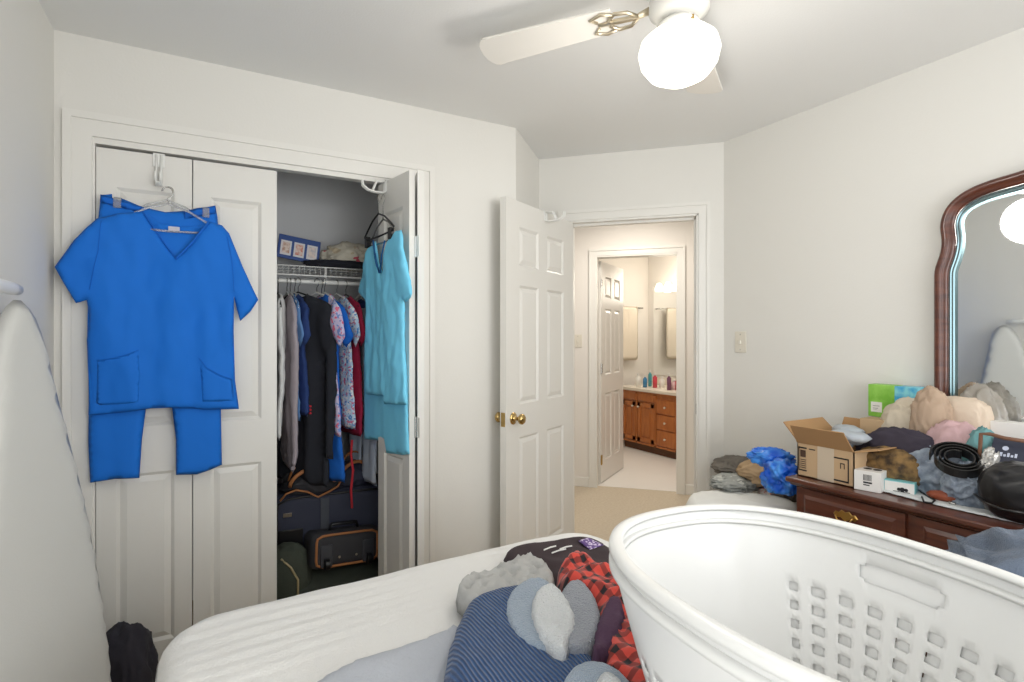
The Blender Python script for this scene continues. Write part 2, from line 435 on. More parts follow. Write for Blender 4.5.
# baseboards
def base(name, p, q, nrm, h=.085):
    p = Vector(p); q = Vector(q); n_ = Vector(nrm)*.014
    struct(name, MB().prism([tuple(p), tuple(q), tuple(q+n_), tuple(p+n_)], 0, h), M['trim'], bevel=.003)
base('baseboard_left', (XL, YB), (XL, YC), (1, 0))
base('baseboard_closet', (OX1+.086, YC), tuple(A_), (0, -1))
base('baseboard_return', tuple(A_), tuple(Bc), (q7, -q7))
base('baseboard_right', (XR, YB), (XR, Cc[1]), (-1, 0))
base('baseboard_back', (XL, YB), (XR, YB), (0, 1))
base('baseboard_hall', D(-1.1, 1.567), D(HB0-.061, 1.567), (-q7, -q7))
base('baseboard_hall_right', D(HB1+.061, 1.567), D(1.9, 1.567), (-q7, -q7))
base('baseboard_bath', (1.7, 5.35), (4.96, 5.35), (0, -1))

# ------------------------------------------------------------------ doors
def leaf(parent, name, W, Hh, t, panels, m, z0=.01, side=None):
    """door leaf along local x from 0 to W, thickness centred on y=0. panels: list of (x0,x1,z0,z1)"""
    mb = MB()
    xs = sorted({0, W} | {p[0] for p in panels} | {p[1] for p in panels}); zs = sorted({z0, z0+Hh} | {p[2] for p in panels} | {p[3] for p in panels})
    h = t/2
    def inp(x, z): return any(p[0] < x < p[1] and p[2] < z < p[3] for p in panels)
    for i in range(len(xs)-1):
        for j in range(len(zs)-1):
            if not inp((xs[i]+xs[i+1])/2, (zs[j]+zs[j+1])/2): mb.box(xs[i], xs[i+1], -h, h, zs[j], zs[j+1])
    for (a, b, c, d) in panels:
        r = h-.010; mb.box(a, b, -r, r, c, d)
        k = .012; k2 = .034
        for s in (-1, 1):
            o = [(a, c), (b, c), (b, d), (a, d)]; lo = [(a+k, c+k), (b-k, c+k), (b-k, d-k), (a+k, d-k)]
            hi = [(a+k2, c+k2), (b-k2, c+k2), (b-k2, d-k2), (a+k2, d-k2)]
            vs = [(x, s*h, z) for x, z in o]+[(x, s*r, z) for x, z in lo]
            mb.add(vs, [(i, (i+1) % 4, (i+1) % 4+4, i+4) for i in range(4)])
            vs = [(x, s*r, z) for x, z in lo]+[(x, s*(h-.002), z) for x, z in hi]
            mb.add(vs, [(i, (i+1) % 4, (i+1) % 4+4, i+4) for i in range(4)]+[(4, 5, 6, 7)])
    return mb.build(name, m, parent)
def knob(parent, x, z, h, s):
    mb = MB().lathe([(.001, 0), (.031, 0), (.031, .004), (.022, .009), (.010, .012), (.009, .030), (.016, .036), (.026, .046), (.027, .056), (.020, .064), (.008, .067), (.001, .067)], n=24, ax='y')
    mb.v = [(a+x, (b+h)*s, c+z) for a, b, c in mb.v]
    return mb.build('door_knob', M['brass'], parent, smooth=True)
def hinge(parent, z, y=.0, mtl='chrome', name='hinge', x=0):
    mb = MB().tube([(x, y, z-.045), (x, y, z+.045)], .007, 8).box(x, x+.03, y-.001, y+.001, z-.043, z+.043)
    return mb.build(name, M[mtl], parent)
def six(W):
    s = .115*W/.74; mrg = .125*W/.74; p = []
    c0, c1 = mrg, W/2-s*.42; c2, c3 = W/2+s*.42, W-mrg
    for a, b in ((c0, c1), (c2, c3)): p += [(a, b, .20, .82), (a, b, .99, 1.60), (a, b, 1.70, 1.90)]
    return p
# bedroom door, open against the angled return
hp = D(T0+.014, -.012)
ang = math.atan2(-.477, -.879)
door = thing('door_1', None, None, (hp[0], hp[1], 0), ang); door['kind'] = 'structure'
leaf(door, 'door_panel', .74, 2.02, .035, six(.74), M['door'])
knob(door, .74-.065, .925, .0175, 1); knob(door, .74-.065, .925, .0175, -1)
B(.7395, .7412, -.012, .012, .89, .96).build('latch_plate', M['brass'], door)
for z in (.22, 1.05, 1.82): hinge(door, z, -.02, 'chrome')
# bathroom door, opened inward
hb = D(HB0+.016, 1.69); v_ = (e1*.14+e2*.65).normalized()
bd = thing('door_2', None, None, (hb[0], hb[1], 0), math.atan2(v_.y, v_.x)); bd['kind'] = 'structure'
leaf(bd, 'door_panel', .68, 2.02, .035, six(.68), mat('bath_door_paint', (232, 228, 222), .28))
for z in (.22, 1.05, 1.82): hinge(bd, z, -.02, 'brass' if z < 1 else 'chrome')
# bifold closet doors
def bifold(idx, p, q, W, flip=False):
    p = Vector(p); q = Vector(q); d = (q-p).normalized()
    o = thing('door_%d' % idx, None, None, (p.x, p.y, 0), math.atan2(d.y, d.x)); o['kind'] = 'structure'
    leaf(o, 'door_panel', W, 2.03, .028, [(.06, W-.06, .15, .81), (.06, W-.06, .99, 1.90)], M['door'], z0=.012)
    return o
bifold(3, (OX0+.010, YC+.022), (OX0+.4, YC+.022), .308)
bifold(4, (OX0+.322, YC+.022), (OX0+.8, YC+.022), .308)
b5 = bifold(5, (.692, YC+.018), (.748, 2.222), .300)
b6 = bifold(6, (.776, 2.214), (.846, YC+.010), .300)
hinge(b5, .95, .016, 'chrome', x=.300); hinge(b5, 1.72, .016, 'white_pl', x=.300); hinge(b5, .3, .016, 'chrome', x=.300)

# light switches
def switch(name, loc, rz, label):
    o = thing(name, label, 'light switch', loc, rz)
    B(-.036, .036, -.006, 0, -.058, .058).build('switch_plate', mat('switch_plate_plastic', (226, 220, 206), .35), o, bevel=.003)
    MB().box(-.006, .006, -.016, -.005, -.012, .008).build('toggle', mat('toggle_plastic', (232, 228, 216), .3), o, bevel=.002)
    for zz in (-.042, .042): MB().lathe([(.001, 0), (.003, 0), (.003, .001), (.001, .001)], c=(0, -.0072, zz), ax='y', n=10).build('screw', M['chrome'], o)
    return o
sp = onX(741, 342, XR)
switch('light_switch', (XR, sp.y, sp.z), -pi/2, 'cream toggle light switch on the bedroom wall right of the doorway')
s_, z_ = onV(578, 341, D(0, 1.567), e1)
switch('light_switch', (*D(s_, 1.567), z_), -pi/4, 'small cream light switch on the hall wall beside the bathroom door')

# ------------------------------------------------------------------ ceiling fan
FX, FY = 1.235, 1.20
fan = thing('ceiling_fan', 'white ceiling fan with brass blade brackets and frosted light globe', 'ceiling fan', (FX, FY, 0))
MB().lathe([(.001, H), (.075, H), (.075, H-.02), (.05, H-.05), (.02, H-.06), (.02, H-.08), (.075, H-.075), (.088, H-.09), (.088, H-.125), (.06, H-.145), (.001, H-.145)]).build('motor_housing', mat('fan_white_enamel', (238, 236, 230), .25), fan, smooth=True)
MB().lathe([(.001, 2.297), (.038, 2.297), (.038, 2.285), (.060, 2.278), (.064, 2.268), (.05, 2.26), (.045, 2.25), (.001, 2.25)]).build('light_fitter', mat('fan_white_enamel', (238, 236, 230), .25), fan, smooth=True)
gl = mat('frosted_globe', (255, 250, 238), .4, emit=1.6)
MB().lathe([(.045, 2.262), (.05, 2.252), (.09, 2.242), (.112, 2.222), (.120, 2.192), (.112, 2.157), (.088, 2.125), (.05, 2.105), (.001, 2.099)], n=48).build('light_globe', gl, fan, smooth=True)
for k in range(3):
    a = k*2.1+.4
    MB().lathe([(.001, 0), (.005, 0), (.005, .012), (.001, .012)], c=(.060*cos(a), .060*sin(a), 2.262), ax='z', n=10).build('thumb_screw', M['brass'], fan)
lamp('fan_bulb', 'POINT', (FX, FY, 1.95), FAN_POWER, (1, .97, .92), size=.12)
cang = R(154)          # blade direction measured in the camera's frame
for k in range(4):
    a = cang + k*pi/2 - YAW
    Rz = Matrix.Rotation(a, 4, 'Z'); tilt = Matrix.Translation((0, 0, 2.342)) @ Matrix.Rotation(R(10), 4, 'X')
    pl = []
    for i in range(15):
        t = i/14; pl.append((.20+.44*t, .052+.018*t))
    arc = [(.64+.035*sin(j*pi/8), .070*cos(j*pi/8)) for j in range(9)]
    ol = pl+arc+[(x, -y) for x, y in pl[::-1]]
    MB().prism(ol, -.004, .004).build('fan_blade', mat('fan_blade_white', (236, 232, 224), .35), fan, bevel=.002, xf=Rz @ tilt)
    br = MB()
    br.tube([(.085, 0, .0), (.13, 0, -.012), (.19, 0, -.008), (.25, 0, -.007)], [.012, .008, .009, .006], 8)
    for s in (-1, 1):
        br.tube([(.12, 0, -.012), (.15, s*.03, -.012), (.19, s*.035, -.010), (.215, s*.012, -.009), (.20, 0, -.009)], .006, 8)
        br.tube([(.19, s*.03, -.010), (.23, s*.045, -.009), (.27, s*.03, -.008), (.25, s*.012, -.008)], .005, 8)
    br.build('blade_bracket', mat('antique_brass', (226, 214, 190), .3, metal=1), fan, smooth=True, xf=Rz @ tilt)

# ------------------------------------------------------------------ bathroom
van = thing('bathroom_vanity', 'honey oak bathroom vanity cabinet with doors and a drawer column', 'cabinet', (4.39, 3.9, 0))
VX, VY0, VY1 = 4.39, 3.0, 5.20
VH = .745
MB().box(VX+.05, 4.955, VY0, VY1, 0.003, .09).build('toe_kick', mat('toe_kick_wood', (96, 60, 34), .6), van, world=True)
MB().box(VX+.018, 4.955, VY0, VY1, .09, VH-.04).build('carcass', OAK, van, world=True)
fr = MB()
def vbox(mb, y0, y1, z0, z1, d=.018): return mb.box(VX, VX+d, y0, y1, z0, z1)
cols = [(5.20, 4.93), (4.93, 4.62), (4.62, 4.30), (4.30, 3.98), (3.98, 3.5), (3.5, 3.0)]
m = MB()
for y1, y0 in cols: m.box(VX+.004, VX+.018, y0, y0+.02, .09, VH-.04)
m.box(VX+.004, VX+.018, VY0, VY1, VH-.07, VH-.04).box(VX+.004, VX+.018, VY0, VY1, .09, .11).build('face_frame', OAK, van, world=True)
def pull(parent, y, z):
    MB().lathe([(.001, 0), (.007, 0), (.006, -.012), (.014, -.02), (.012, -.027), (.001, -.028)], c=(VX-.0, y, z), ax='x', n=14).build('knob', mat('white_knob', (230, 214, 190), .25), parent, world=True, smooth=True)
for i, (y1, y0) in enumerate(cols):
    if i == 2 or i == 5:
        zz = [.11, .29, .46, .60, VH-.06]
        for j in range(3):
            a, b = [(.12, .29), (.305, .465), (.48, .635)][j]
            dr = vbox(MB(), y0+.025, y1-.012, a, b).build('drawer', OAK, van, world=True, bevel=.006)
            pull(dr, (y0+y1)/2, (a+b)/2)
    else:
        a, b = .12, .575
        dm = MB(); y_0, y_1 = y0+.025, y1-.012
        dm.box(VX, VX+.018, y_0, y_0+.05, a, b).box(VX, VX+.018, y_1-.05, y_1, a, b).box(VX, VX+.018, y_0, y_1, a, a+.05).box(VX, VX+.018, y_0, y_1, b-.05, b).box(VX+.010, VX+.018, y_0, y_1, a, b)
        dm.box(VX+.003, VX+.012, y_0+.07, y_1-.07, a+.07, b-.07)
        dd = dm.build('door', OAK, van, world=True, bevel=.003)
        pull(dd, y_0+.03 if i % 2 == 0 else y_1-.03, b-.05)
        vbox(MB(), y_0, y_1, .595, .68, .018).build('drawer', OAK, van, world=True, bevel=.006)
ct = MB().box(VX-.03, 4.955, VY0-.02, VY1+.03, VH-.04, VH).box(4.93, 4.955, VY0, VY1+.03, VH, VH+.09)
tag(ct.build('countertop', mat('cultured_marble', (236, 226, 210), .25), bevel=.008), 'cream bathroom countertop with a low backsplash on the oak vanity', 'countertop')
mr = B(4.948, 4.958, 3.1, 5.24, VH+.12, 2.0).build('wall_mirror', M['mirror'])
tag(mr, 'large frameless bathroom mirror above the oak vanity', 'mirror')
sc = onX(664, 288, 4.93)
lt = thing('vanity_light', 'brass bathroom wall light with white glass shades above the mirror', 'wall lamp', (4.948, sc.y, sc.z))
MB().box(-.02, 0, -.30, .08, -.04, .04).build('back_plate', M['chrome'], lt, bevel=.006)
gs = mat('vanity_shade_glass', (255, 244, 222), .4, emit=2.5)
for yy in (.03, -.12, -.26):
    MB().lathe([(.022, .06), (.03, .05), (.05, .0), (.052, -.03), (.045, -.045), (.001, -.045)], c=(-.07, yy, 0), n=20).build('lamp_shade', gs, lt, smooth=True)
lamp('vanity_bulb', 'POINT', (4.65, 4.7, 1.95), BATH_POWER, (1, .9, .76), size=.2)
lamp('bath_fill_added', 'AREA', (4.0, 4.3, 2.40), BATH_POWER, (1, .93, .82), (0, 0, 0), .6, .6)  # added fill overhead, brightens the bathroom without a fixture
lamp('hall_fill_added', 'AREA', (*D(.5, .85), 2.41), HALL_POWER, (1, .93, .84), (0, 0, 0), .4, .4)  # unseen fill added to brighten the hall, not an actual lamp
# towel on the end wall
tw = onY(625, 330, 5.33)
tb = thing('towel_bar', 'chrome towel bar on the bathroom end wall', 'towel bar', (tw.x, 5.35, tw.z+.28))
MB().tube([(-.25, -.07, 0), (.25, -.07, 0)], .008).tube([(-.25, 0, 0), (-.25, -.07, 0)], .009).tube([(.25, 0, 0), (.25, -.07, 0)], .009).build('bar', M['chrome'], tb, smooth=True)
tm = MB(); pillow(tm, [(tw.x-.15, tw.z-.38), (tw.x+.15, tw.z-.38), (tw.x+.15, tw.z+.295), (tw.x-.15, tw.z+.295)], .012, fy(5.262), .03, .02, vfold(.008, 14, 3))
tag(tm.build('hand_towel', mat('cream_terry', (236, 224, 206), .95, .5, 300), smooth=True), 'cream towel hanging from the bathroom towel bar', 'towel')
# toiletries on the counter
cols_b = [((62, 130, 176), 645, .10, .02), ((210, 70, 84), 655, .12, .022), ((236, 232, 226), 662, .09, .025), ((120, 70, 100), 669, .13, .02), ((226, 190, 190), 674, .08, .03), ((70, 150, 160), 650, .14, .018), ((240, 238, 232), 638, .11, .025), ((200, 44, 60), 678, .10, .024)]
names_b = ['blue bottle nearest the left of the counter clutter', 'red topped bottle', 'squat white jar', 'tall plum coloured bottle', 'small pale pink tub', 'slim teal bottle, tallest of the counter clutter', 'white pump bottle standing apart on the left', 'red bottle at the right of the counter clutter']
for i, (c, px, h, r) in enumerate(cols_b):
    h *= 1.45; r *= 1.2; p = onX(px, 388, 4.50+.07*(i % 3))
    b = thing('toiletry_bottle', names_b[i]+' on the bathroom counter', 'bottle', (p.x, p.y, VH), group=None)
    MB().lathe([(.001, .0005), (r, .0005), (r, h*.7), (r*.4, h*.8), (r*.4, h*.84), (.001, h*.84)], n=16).build('bottle_body', mat('toiletry_%d' % i, c, .3), b, smooth=True)
    MB().lathe([(.001, h*.84), (r*.5, h*.84), (r*.5, h), (.001, h)], n=16).build('cap', M['white_paper'], b)

# ================================================================== BLUE SCRUBS on the closet door
YS = 2.442
def PY(l, y=YS, k=0): return [(onY(a, b, y).x, onY(a, b, y).z) for a, b in l]
top = PY([(143, 212), (157, 233), (176, 259), (192, 243), (209, 222), (222, 225), (229, 233), (243, 268), (258, 300), (250, 312), (240, 321), (236.5, 308), (234, 296), (233.5, 330), (235, 380), (239, 409), (205, 409.5), (160, 407), (125, 412), (88, 415.5), (88, 380), (87, 340), (90, 318), (87, 300), (80, 302), (76, 303), (66, 286), (55, 267), (75, 240), (97, 219), (120, 214)])
back = PY([(143, 212), (160, 223), (180, 227), (200, 226), (209, 222), (229, 233), (243, 268), (233, 290), (233.5, 330), (235, 380), (237, 405), (90, 411), (87, 340), (88, 295), (60, 267), (97, 219)])
def sfold(s, t):
    return .020*noise.noise(Vector((s*11, t*2.2, 1.2)))+.014*noise.noise(Vector((s*6-t*8, t*3, 4.4)))+.005*noise.noise(Vector((s*26, t*12, 2)))
ss = thing('scrub_shirt', 'royal blue short-sleeved scrub top hanging on the closed closet door', 'scrub top', (.05, YS, 1.3))
sb = MB(); pillow(sb, top, .010, fy(YS), .011, .03, sfold, back=False)
pillow(sb, back, .014, fy(YS+.004), .016, .05, front=False)
o = sb.build('shirt_body', M['scrub'], ss, world=True, smooth=True)
sm_ = o.modifiers.new('thick', 'SOLIDIFY'); sm_.thickness = .0018; sm_.offset = 0
# neckband, pockets, hems, tag
def seam(name, l, r, m, parent, y=YS-.0115, fr=None):
    pts = []
    P_ = PY(l)
    for i in range(len(P_)-1):
        k = max(2, int(math.dist(P_[i], P_[i+1])/.012))
        for j in range(k):
            s = P_[i][0]+(P_[i+1][0]-P_[i][0])*j/k; t = P_[i][1]+(P_[i+1][1]-P_[i][1])*j/k
            pts.append((s, t))
    pts.append(P_[-1])
    D_ = [(s, y-sfold(s, t), t) for s, t in pts]
    return MB().tube(D_, r, 6, flat=.6).build(name, m, parent, world=True, smooth=True)
seam('neck_band', [(143, 212), (157, 233), (176, 259), (192, 243), (209, 222)], .0045, M['scrub_d'], ss, YS-.004)
for pol in ([(97, 360), (108, 359), (122, 356), (139, 350), (141, 372), (140, 402), (118, 405), (96, 406)], [(199, 358), (207, 368), (220, 375), (232, 379), (234, 401), (216, 402), (202, 402)]):
    pk = MB(); pillow(pk, PY(pol), .0016, fy(YS+.0), .010, .012, lambda s, t: sfold(s, t)+.0105)
    pk.build('pocket', M['scrub'], ss, world=True, smooth=True)
seam('pocket_edge', [(97, 360), (108, 359), (122, 356), (139, 350)], .0018, M['scrub_d'], ss, YS-.0125)
seam('pocket_edge', [(199, 358), (207, 368), (220, 375), (232, 379)], .0018, M['scrub_d'], ss, YS-.0125)
seam('armhole_seam', [(102, 222), (99, 250), (90, 290)], .0016, M['scrub_d'], ss, YS-.0115)
seam('armhole_seam', [(227, 236), (232, 262), (234, 292)], .0016, M['scrub_d'], ss, YS-.0115)
p = onY(174, 229, YS); B(p.x-.018, p.x+.018, YS-.0, YS+.012, p.z-.007, p.z+.009).build('neck_tag', mat('pale_label', (196, 196, 210), .7), ss, world=True)
# trousers folded behind the top
sp_ = thing('scrub_trousers', 'royal blue scrub trousers clipped behind the top on the closet door', 'trousers', (.05, YS+.02, 1.0))
YT = YS+.032
tr = PY([(101, 195), (112, 194), (113, 201), (120, 204), (121, 198), (142, 207), (165, 212), (186, 211), (197, 208), (215.5, 206), (217.5, 217), (219, 235), (223, 300), (221, 410), (222, 465), (210, 470), (197, 474.5), (176, 475), (176, 440), (172, 408), (158, 395), (146, 409), (142, 440), (139.5, 478), (115, 479), (90, 483), (88, 440), (90, 320), (97, 250), (98, 220)], YT)
sb = MB(); pillow(sb, tr, .010, fy(YT), .014, .03, vfold(.005, 16, 8, .002))
sb.build('trouser_legs', M['scrub'], sp_, world=True, smooth=True)
sb = MB(); pillow(sb, PY([(101, 195), (142, 207), (142, 214), (100.5, 203)], YT), .003, fy(YT-.0115), .012, .005, vfold(.002, 60, 2)); sb.build('waistband', M['scrub_d'], sp_, world=True, smooth=True)
sb = MB(); pillow(sb, PY([(184, 212), (215.5, 206), (216, 214), (184, 220)], YT), .003, fy(YT-.0115), .012, .005, vfold(.002, 60, 6)); sb.build('waistband', M['scrub_d'], sp_, world=True, smooth=True)

def hanger(name, label, c, width, rz, m, group=None, clips=False, drop=.0, hook_h=.075):
    """wire or plastic hanger; origin at the hook's top inner point, arms along local x"""
    o = thing(name, label, 'hanger', c, rz, group)
    h = hook_h
    pts = [(.018*cos(a)-.0, 0, -.018+.018*sin(a)) for a in [R(x) for x in range(-60, 200, 20)][::-1]]
    pts = [(-x, y, z) for x, y, z in pts][::-1]
    hk = [(.0, 0, -h), (.0, 0, -.045), (.012, 0, -.034)] + [(.018*cos(R(a)), 0, -.018+.018*sin(R(a))) for a in range(-30, 200, 23)]
    MB().tube(hk, .0022, 6).build('hook', M['chrome'], o, smooth=True)
    w = width/2
    bar = [(-w, 0, -h-.085), (-w*.8, 0, -h-.062), (-w*.4, 0, -h-.022), (0, 0, -h), (w*.4, 0, -h-.022), (w*.8, 0, -h-.062), (w, 0, -h-.085)]
    lo = [(w*.96, 0, -h-.1), (0, 0, -h-.104), (-w*.96, 0, -h-.1)]
    MB().tube(bar+lo, .0042, 8, closed=True).build('hanger_bar', m, o, smooth=True)
    if clips:
        for s in (-1, 1):
            MB().box(s*w*.8-.012, s*w*.8+.012, -.01, .012, -h-.135, -h-.085).build('clip', m, o, bevel=.003)
    return o

def overdoor_hook(label, loc, rz, reach=.11, drop=.0):
    """white folding over-door hook: plate over the door edge plus a bracket that juts out; local -y is out of the door"""
    o = thing('over_door_hook', label, 'door hook', loc, rz)
    m = MB().box(-.02, .02, -.020, .018, .001, .004).box(-.02, .02, -.020, -.017, -.05, .004)
    m.build('door_clip', M['white_pl'], o, bevel=.001)
    m = MB()
    for s in (-.008, .008):
        m.tube([(s, -.02, -.002), (s, -.02, -.05-drop), (s, -.035, -.055-drop), (s, -reach*.75, -.055-drop), (s, -reach, -.05-drop), (s, -reach-.022, -.035-drop), (s, -reach-.026, -.012-drop)], .004, 8)
        m.tube([(s, -.02, -.004), (s, -reach*.6, -.008-drop), (s, -reach*.78, -.053-drop)], .004, 8)
    for k in range(5): m.tube([(-.008, -.035-k*.013, -.0545-drop), (.008, -.035-k*.013, -.0545-drop)], .0035, 6)
    m.build('arm', M['white_pl'], o, smooth=True)
    return o
hk = onY(159, 158, YC+.005)
overdoor_hook('white plastic over-door hook on the closet door above the blue scrubs', (hk.x, YC+.022, 2.0445), 0, reach=.05, drop=.07)
hanger('clear_hanger', 'clear plastic hanger carrying the royal blue scrub top', (hk.x+.035, YS+.003, 1.905), .33, 0, M['clear_pl'], hook_h=.065)
hg = hanger('clip_hanger', 'clear clip hanger holding the royal blue scrub trousers', (hk.x+.03, YT+.002, 1.91), .30, 0, M['clear_pl'], hook_h=.05)
for (cx_, cy_) in ((117, 203), (206, 213)):
    p = onY(cx_, cy_, YT-.016)
    B(p.x-.012, p.x+.012, YT-.018, YT+.018, p.z-.018, p.z+.022).build('clip', M['clear_pl'], hg, world=True, bevel=.003)

# ================================================================== CLOSET CONTENTS
ZR = 1.685
sh = thing('wire_shelf', 'white wire closet shelf with a hanging rod', 'shelf', (.4, 3.0, ZR))
m = MB()
for y in (2.86, 2.98, 3.10, 3.19): m.tube([(-.45, y, ZR), (1.19, y, ZR)], .003, 6)
m.tube([(-.45, 2.855, ZR-.045), (1.19, 2.855, ZR-.045)], .004, 6)
for i in range(66): x = -.45+i*.025; m.tube([(x, 3.195, ZR), (x, 2.855, ZR), (x, 2.855, ZR-.045)], .0014, 4)
m.build('shelf_wires', M['white_pl'], sh, world=True, smooth=True)
MB().tube([(-.45, 2.87, ZR-.075), (1.19, 2.87, ZR-.075)], .011, 10).build('hanging_rod', M['white_pl'], sh, world=True, smooth=True)
for x in (.10, .50, .90): MB().tube([(x, 2.87, ZR-.075), (x, 2.862, ZR-.04), (x, 2.86, ZR)], .006, 6).tube([(x, 2.86, ZR-.05), (x, 3.19, ZR-.3)], .004, 6).build('bracket', M['white_pl'], sh, world=True)

YROD, ZHK = 2.87, ZR-.0605
def shirt_outline(w, L, sl=.16, slw=.10, neck=.07):
    """local (s, z) with z=0 at the collar; s across shoulders"""
    h = w/2
    return [(-neck, 0), (0, -.02), (neck, 0), (h*.82, -.045), (h, -.075), (h+sl*.35, -.075-sl*.8), (h+sl*.30-slw*.4, -.10-sl), (h-.045, -.20), (h-.03, -L*.6), (h-.01, -L), (-h+.01, -L), (-h+.03, -L*.6), (-h+.045, -.20), (-h-sl*.30+slw*.4, -.10-sl), (-h-sl*.35, -.075-sl*.8), (-h, -.075), (-h*.82, -.045)]
def long_sleeve(w, L, sl):
    h = w/2
    return [(-.07, 0), (0, -.02), (.07, 0), (h*.82, -.045), (h, -.08), (h+.025, -.3), (h+.01, -.08-sl), (h-.07, -.08-sl), (h-.06, -.32), (h-.05, -.30), (h-.03, -L), (-h+.03, -L), (-h+.05, -.30), (-h+.06, -.32), (-h+.07, -.08-sl), (-h-.01, -.08-sl), (-h-.025, -.3), (-h, -.08), (-h*.82, -.045)]
def hung(name, label, cat, px, outline, m, thick, yaw, top=1.545, seed=0, hm=None, y=YROD, group=None, amp=.012, hgroup=True, extra=None):
    """garment on a hanger on the rod; px = pixel column of its front edge"""
    n_w = max(abs(a) for a, _ in outline)
    d = Vector((sin(yaw), -cos(yaw)))      # direction from rod toward the room
    # find x of the rod point so that the front edge lands on px
    ex, ey = d*(n_w-.03); r = ray(px, 338); x = r.x/r.y*(y+ey)-ex
    P = (x, y)
    mb = MB(); pillow(mb, [(a, top+b) for a, b in outline], thick*.8, fv(P, d), .016, .09, vfold(amp*1.5, 15, seed, amp*.5))
    g = mb.build(name, m, smooth=True)
    # put the origin at the collar
    g.location = (x, y, top); g.data.transform(Matrix.Translation((-x, -y, -top)))
    tag(g, label, cat, group)
    hanger('clothes_hanger', hm[0], (x, y, ZHK+.0), .38, math.atan2(d.y, d.x), hm[1], hook_h=.07) if hm else None
    return g, P, d
blk = M['black_pl']; wh = M['white_pl']
gm = {
 'white': mat('white_cotton', (226, 226, 224), .9, .1, 300), 'lav': mat('mauve_grey_knit', (168, 158, 164), .95, .3, 300),
 'lblue': mat('denim_blue', (92, 132, 184), .9, .2, 300), 'navy': mat('navy_cotton', (34, 58, 112), .9, .1, 300),
 'black': mat('black_fleece', (34, 36, 44), .95, .2, 200), 'slate': mat('slate_blue_cotton', (70, 88, 130), .9, .1, 300),
 'flo': voro('pink_floral_print', (206, 196, 226), [(226, 110, 140), (120, 150, 210)], 55, .42),
 'royal': mat('royal_blue_cotton', (12, 96, 190), .85, .1, 300),
 'flo2': voro('blue_floral_print', (196, 220, 240), [(90, 150, 210), (220, 120, 150), (240, 240, 240)], 60, .42),
 'crim': mat('crimson_cotton', (160, 24, 62), .85, .1, 300), 'pale': mat('pale_blue_cotton', (196, 208, 224), .9, .1, 300),
}
hung('hanging_shirt', 'white long-sleeved shirt, leftmost on the closet rod', 'shirt', 281, long_sleeve(.40, .66, .60), gm['white'], .022, R(-2), seed=1, hm=('black clothes hanger carrying the leftmost white shirt', blk))
hung('hanging_cardigan', 'mauve grey knit cardigan hanging between the white and navy shirts', 'cardigan', 294, long_sleeve(.42, .84, .72), gm['lav'], .026, R(2), seed=2, hm=('grey clothes hanger carrying the mauve cardigan', wh))
hung('hanging_shirt', 'denim blue shirt squeezed against the navy shirt', 'shirt', 301, shirt_outline(.40, .60), gm['lblue'], .016, R(5), seed=3, hm=('white clothes hanger in front of the denim blue shirt', wh))
g, P, d = hung('hanging_polo', 'navy polo shirt with red striped hem left of the black jacket', 'shirt', 309, shirt_outline(.42, .58), gm['navy'], .026, R(8), seed=4, hm=('white clothes hanger carrying the navy polo shirt', wh))
fpl = fv(P, d)
for k in range(3):
    zz = 1.545-.535-k*.016
    pts = [fpl(.115+j*.009, zz, .022) for j in range(9)]
    ob = MB().tube(pts, .005, 6).build('red_stripe', mat('red_trim', (196, 40, 54), .8), g, world=True); 
hung('hanging_jacket', 'black long-sleeved fleece jacket with an open front on the closet rod', 'jacket', 333, long_sleeve(.48, .92, .70), gm['black'], .036, R(33), y=YROD-.03, seed=5, hm=('black clothes hanger carrying the black fleece jacket', blk), amp=.02)
hung('hanging_shirt', 'slate blue shirt half hidden right of the black jacket', 'shirt', 337, shirt_outline(.40, .66), gm['slate'], .018, R(8), seed=6, hm=('chrome wire hanger holding the slate blue shirt', M['chrome']))
hung('hanging_scrub_shirt', 'lavender scrub top printed with pink flowers in the closet', 'scrub top', 342, shirt_outline(.40, .68), gm['flo'], .022, R(10), seed=7, y=YROD-.07, hm=('white clothes hanger carrying the lavender floral top', wh))
hung('hanging_scrub_shirt', 'royal blue scrub top hanging inside the closet beside floral prints', 'scrub top', 349, shirt_outline(.44, .90), gm['royal'], .026, R(26), seed=8, hm=('white clothes hanger carrying the inner royal blue top', wh), y=YROD-.05, amp=.016)
hung('hanging_scrub_shirt', 'white scrub top printed with blue flowers, left of the crimson one', 'scrub top', 357, shirt_outline(.42, .66), gm['flo2'], .018, R(12), seed=9, hm=('white clothes hanger carrying the blue floral top', wh))
hung('hanging_shirt', 'crimson shirt hanging beside the turquoise scrubs', 'shirt', 364, shirt_outline(.40, .70), gm['crim'], .02, R(10), seed=10, hm=('black clothes hanger carrying the crimson shirt', blk))
hung('hanging_trousers', 'pale blue grey trousers hanging behind the turquoise scrubs', 'trousers', 375, [(-.12, -.06), (.16, -.06), (.17, -.5), (.18, -.95), (.04, -.95), (.02, -.5), (0, -.95), (-.1, -.95), (-.12, -.5)], gm['pale'], .022, R(14), seed=11, hm=('white clothes hanger carrying the pale trousers', wh))
hung('hanging_shirt', 'dark blue shirt behind the pale trousers at the right of the rod', 'shirt', 384, shirt_outline(.40, .74), gm['navy'], .02, R(10), seed=12, hm=('white clothes hanger at the right end of the rod', wh))

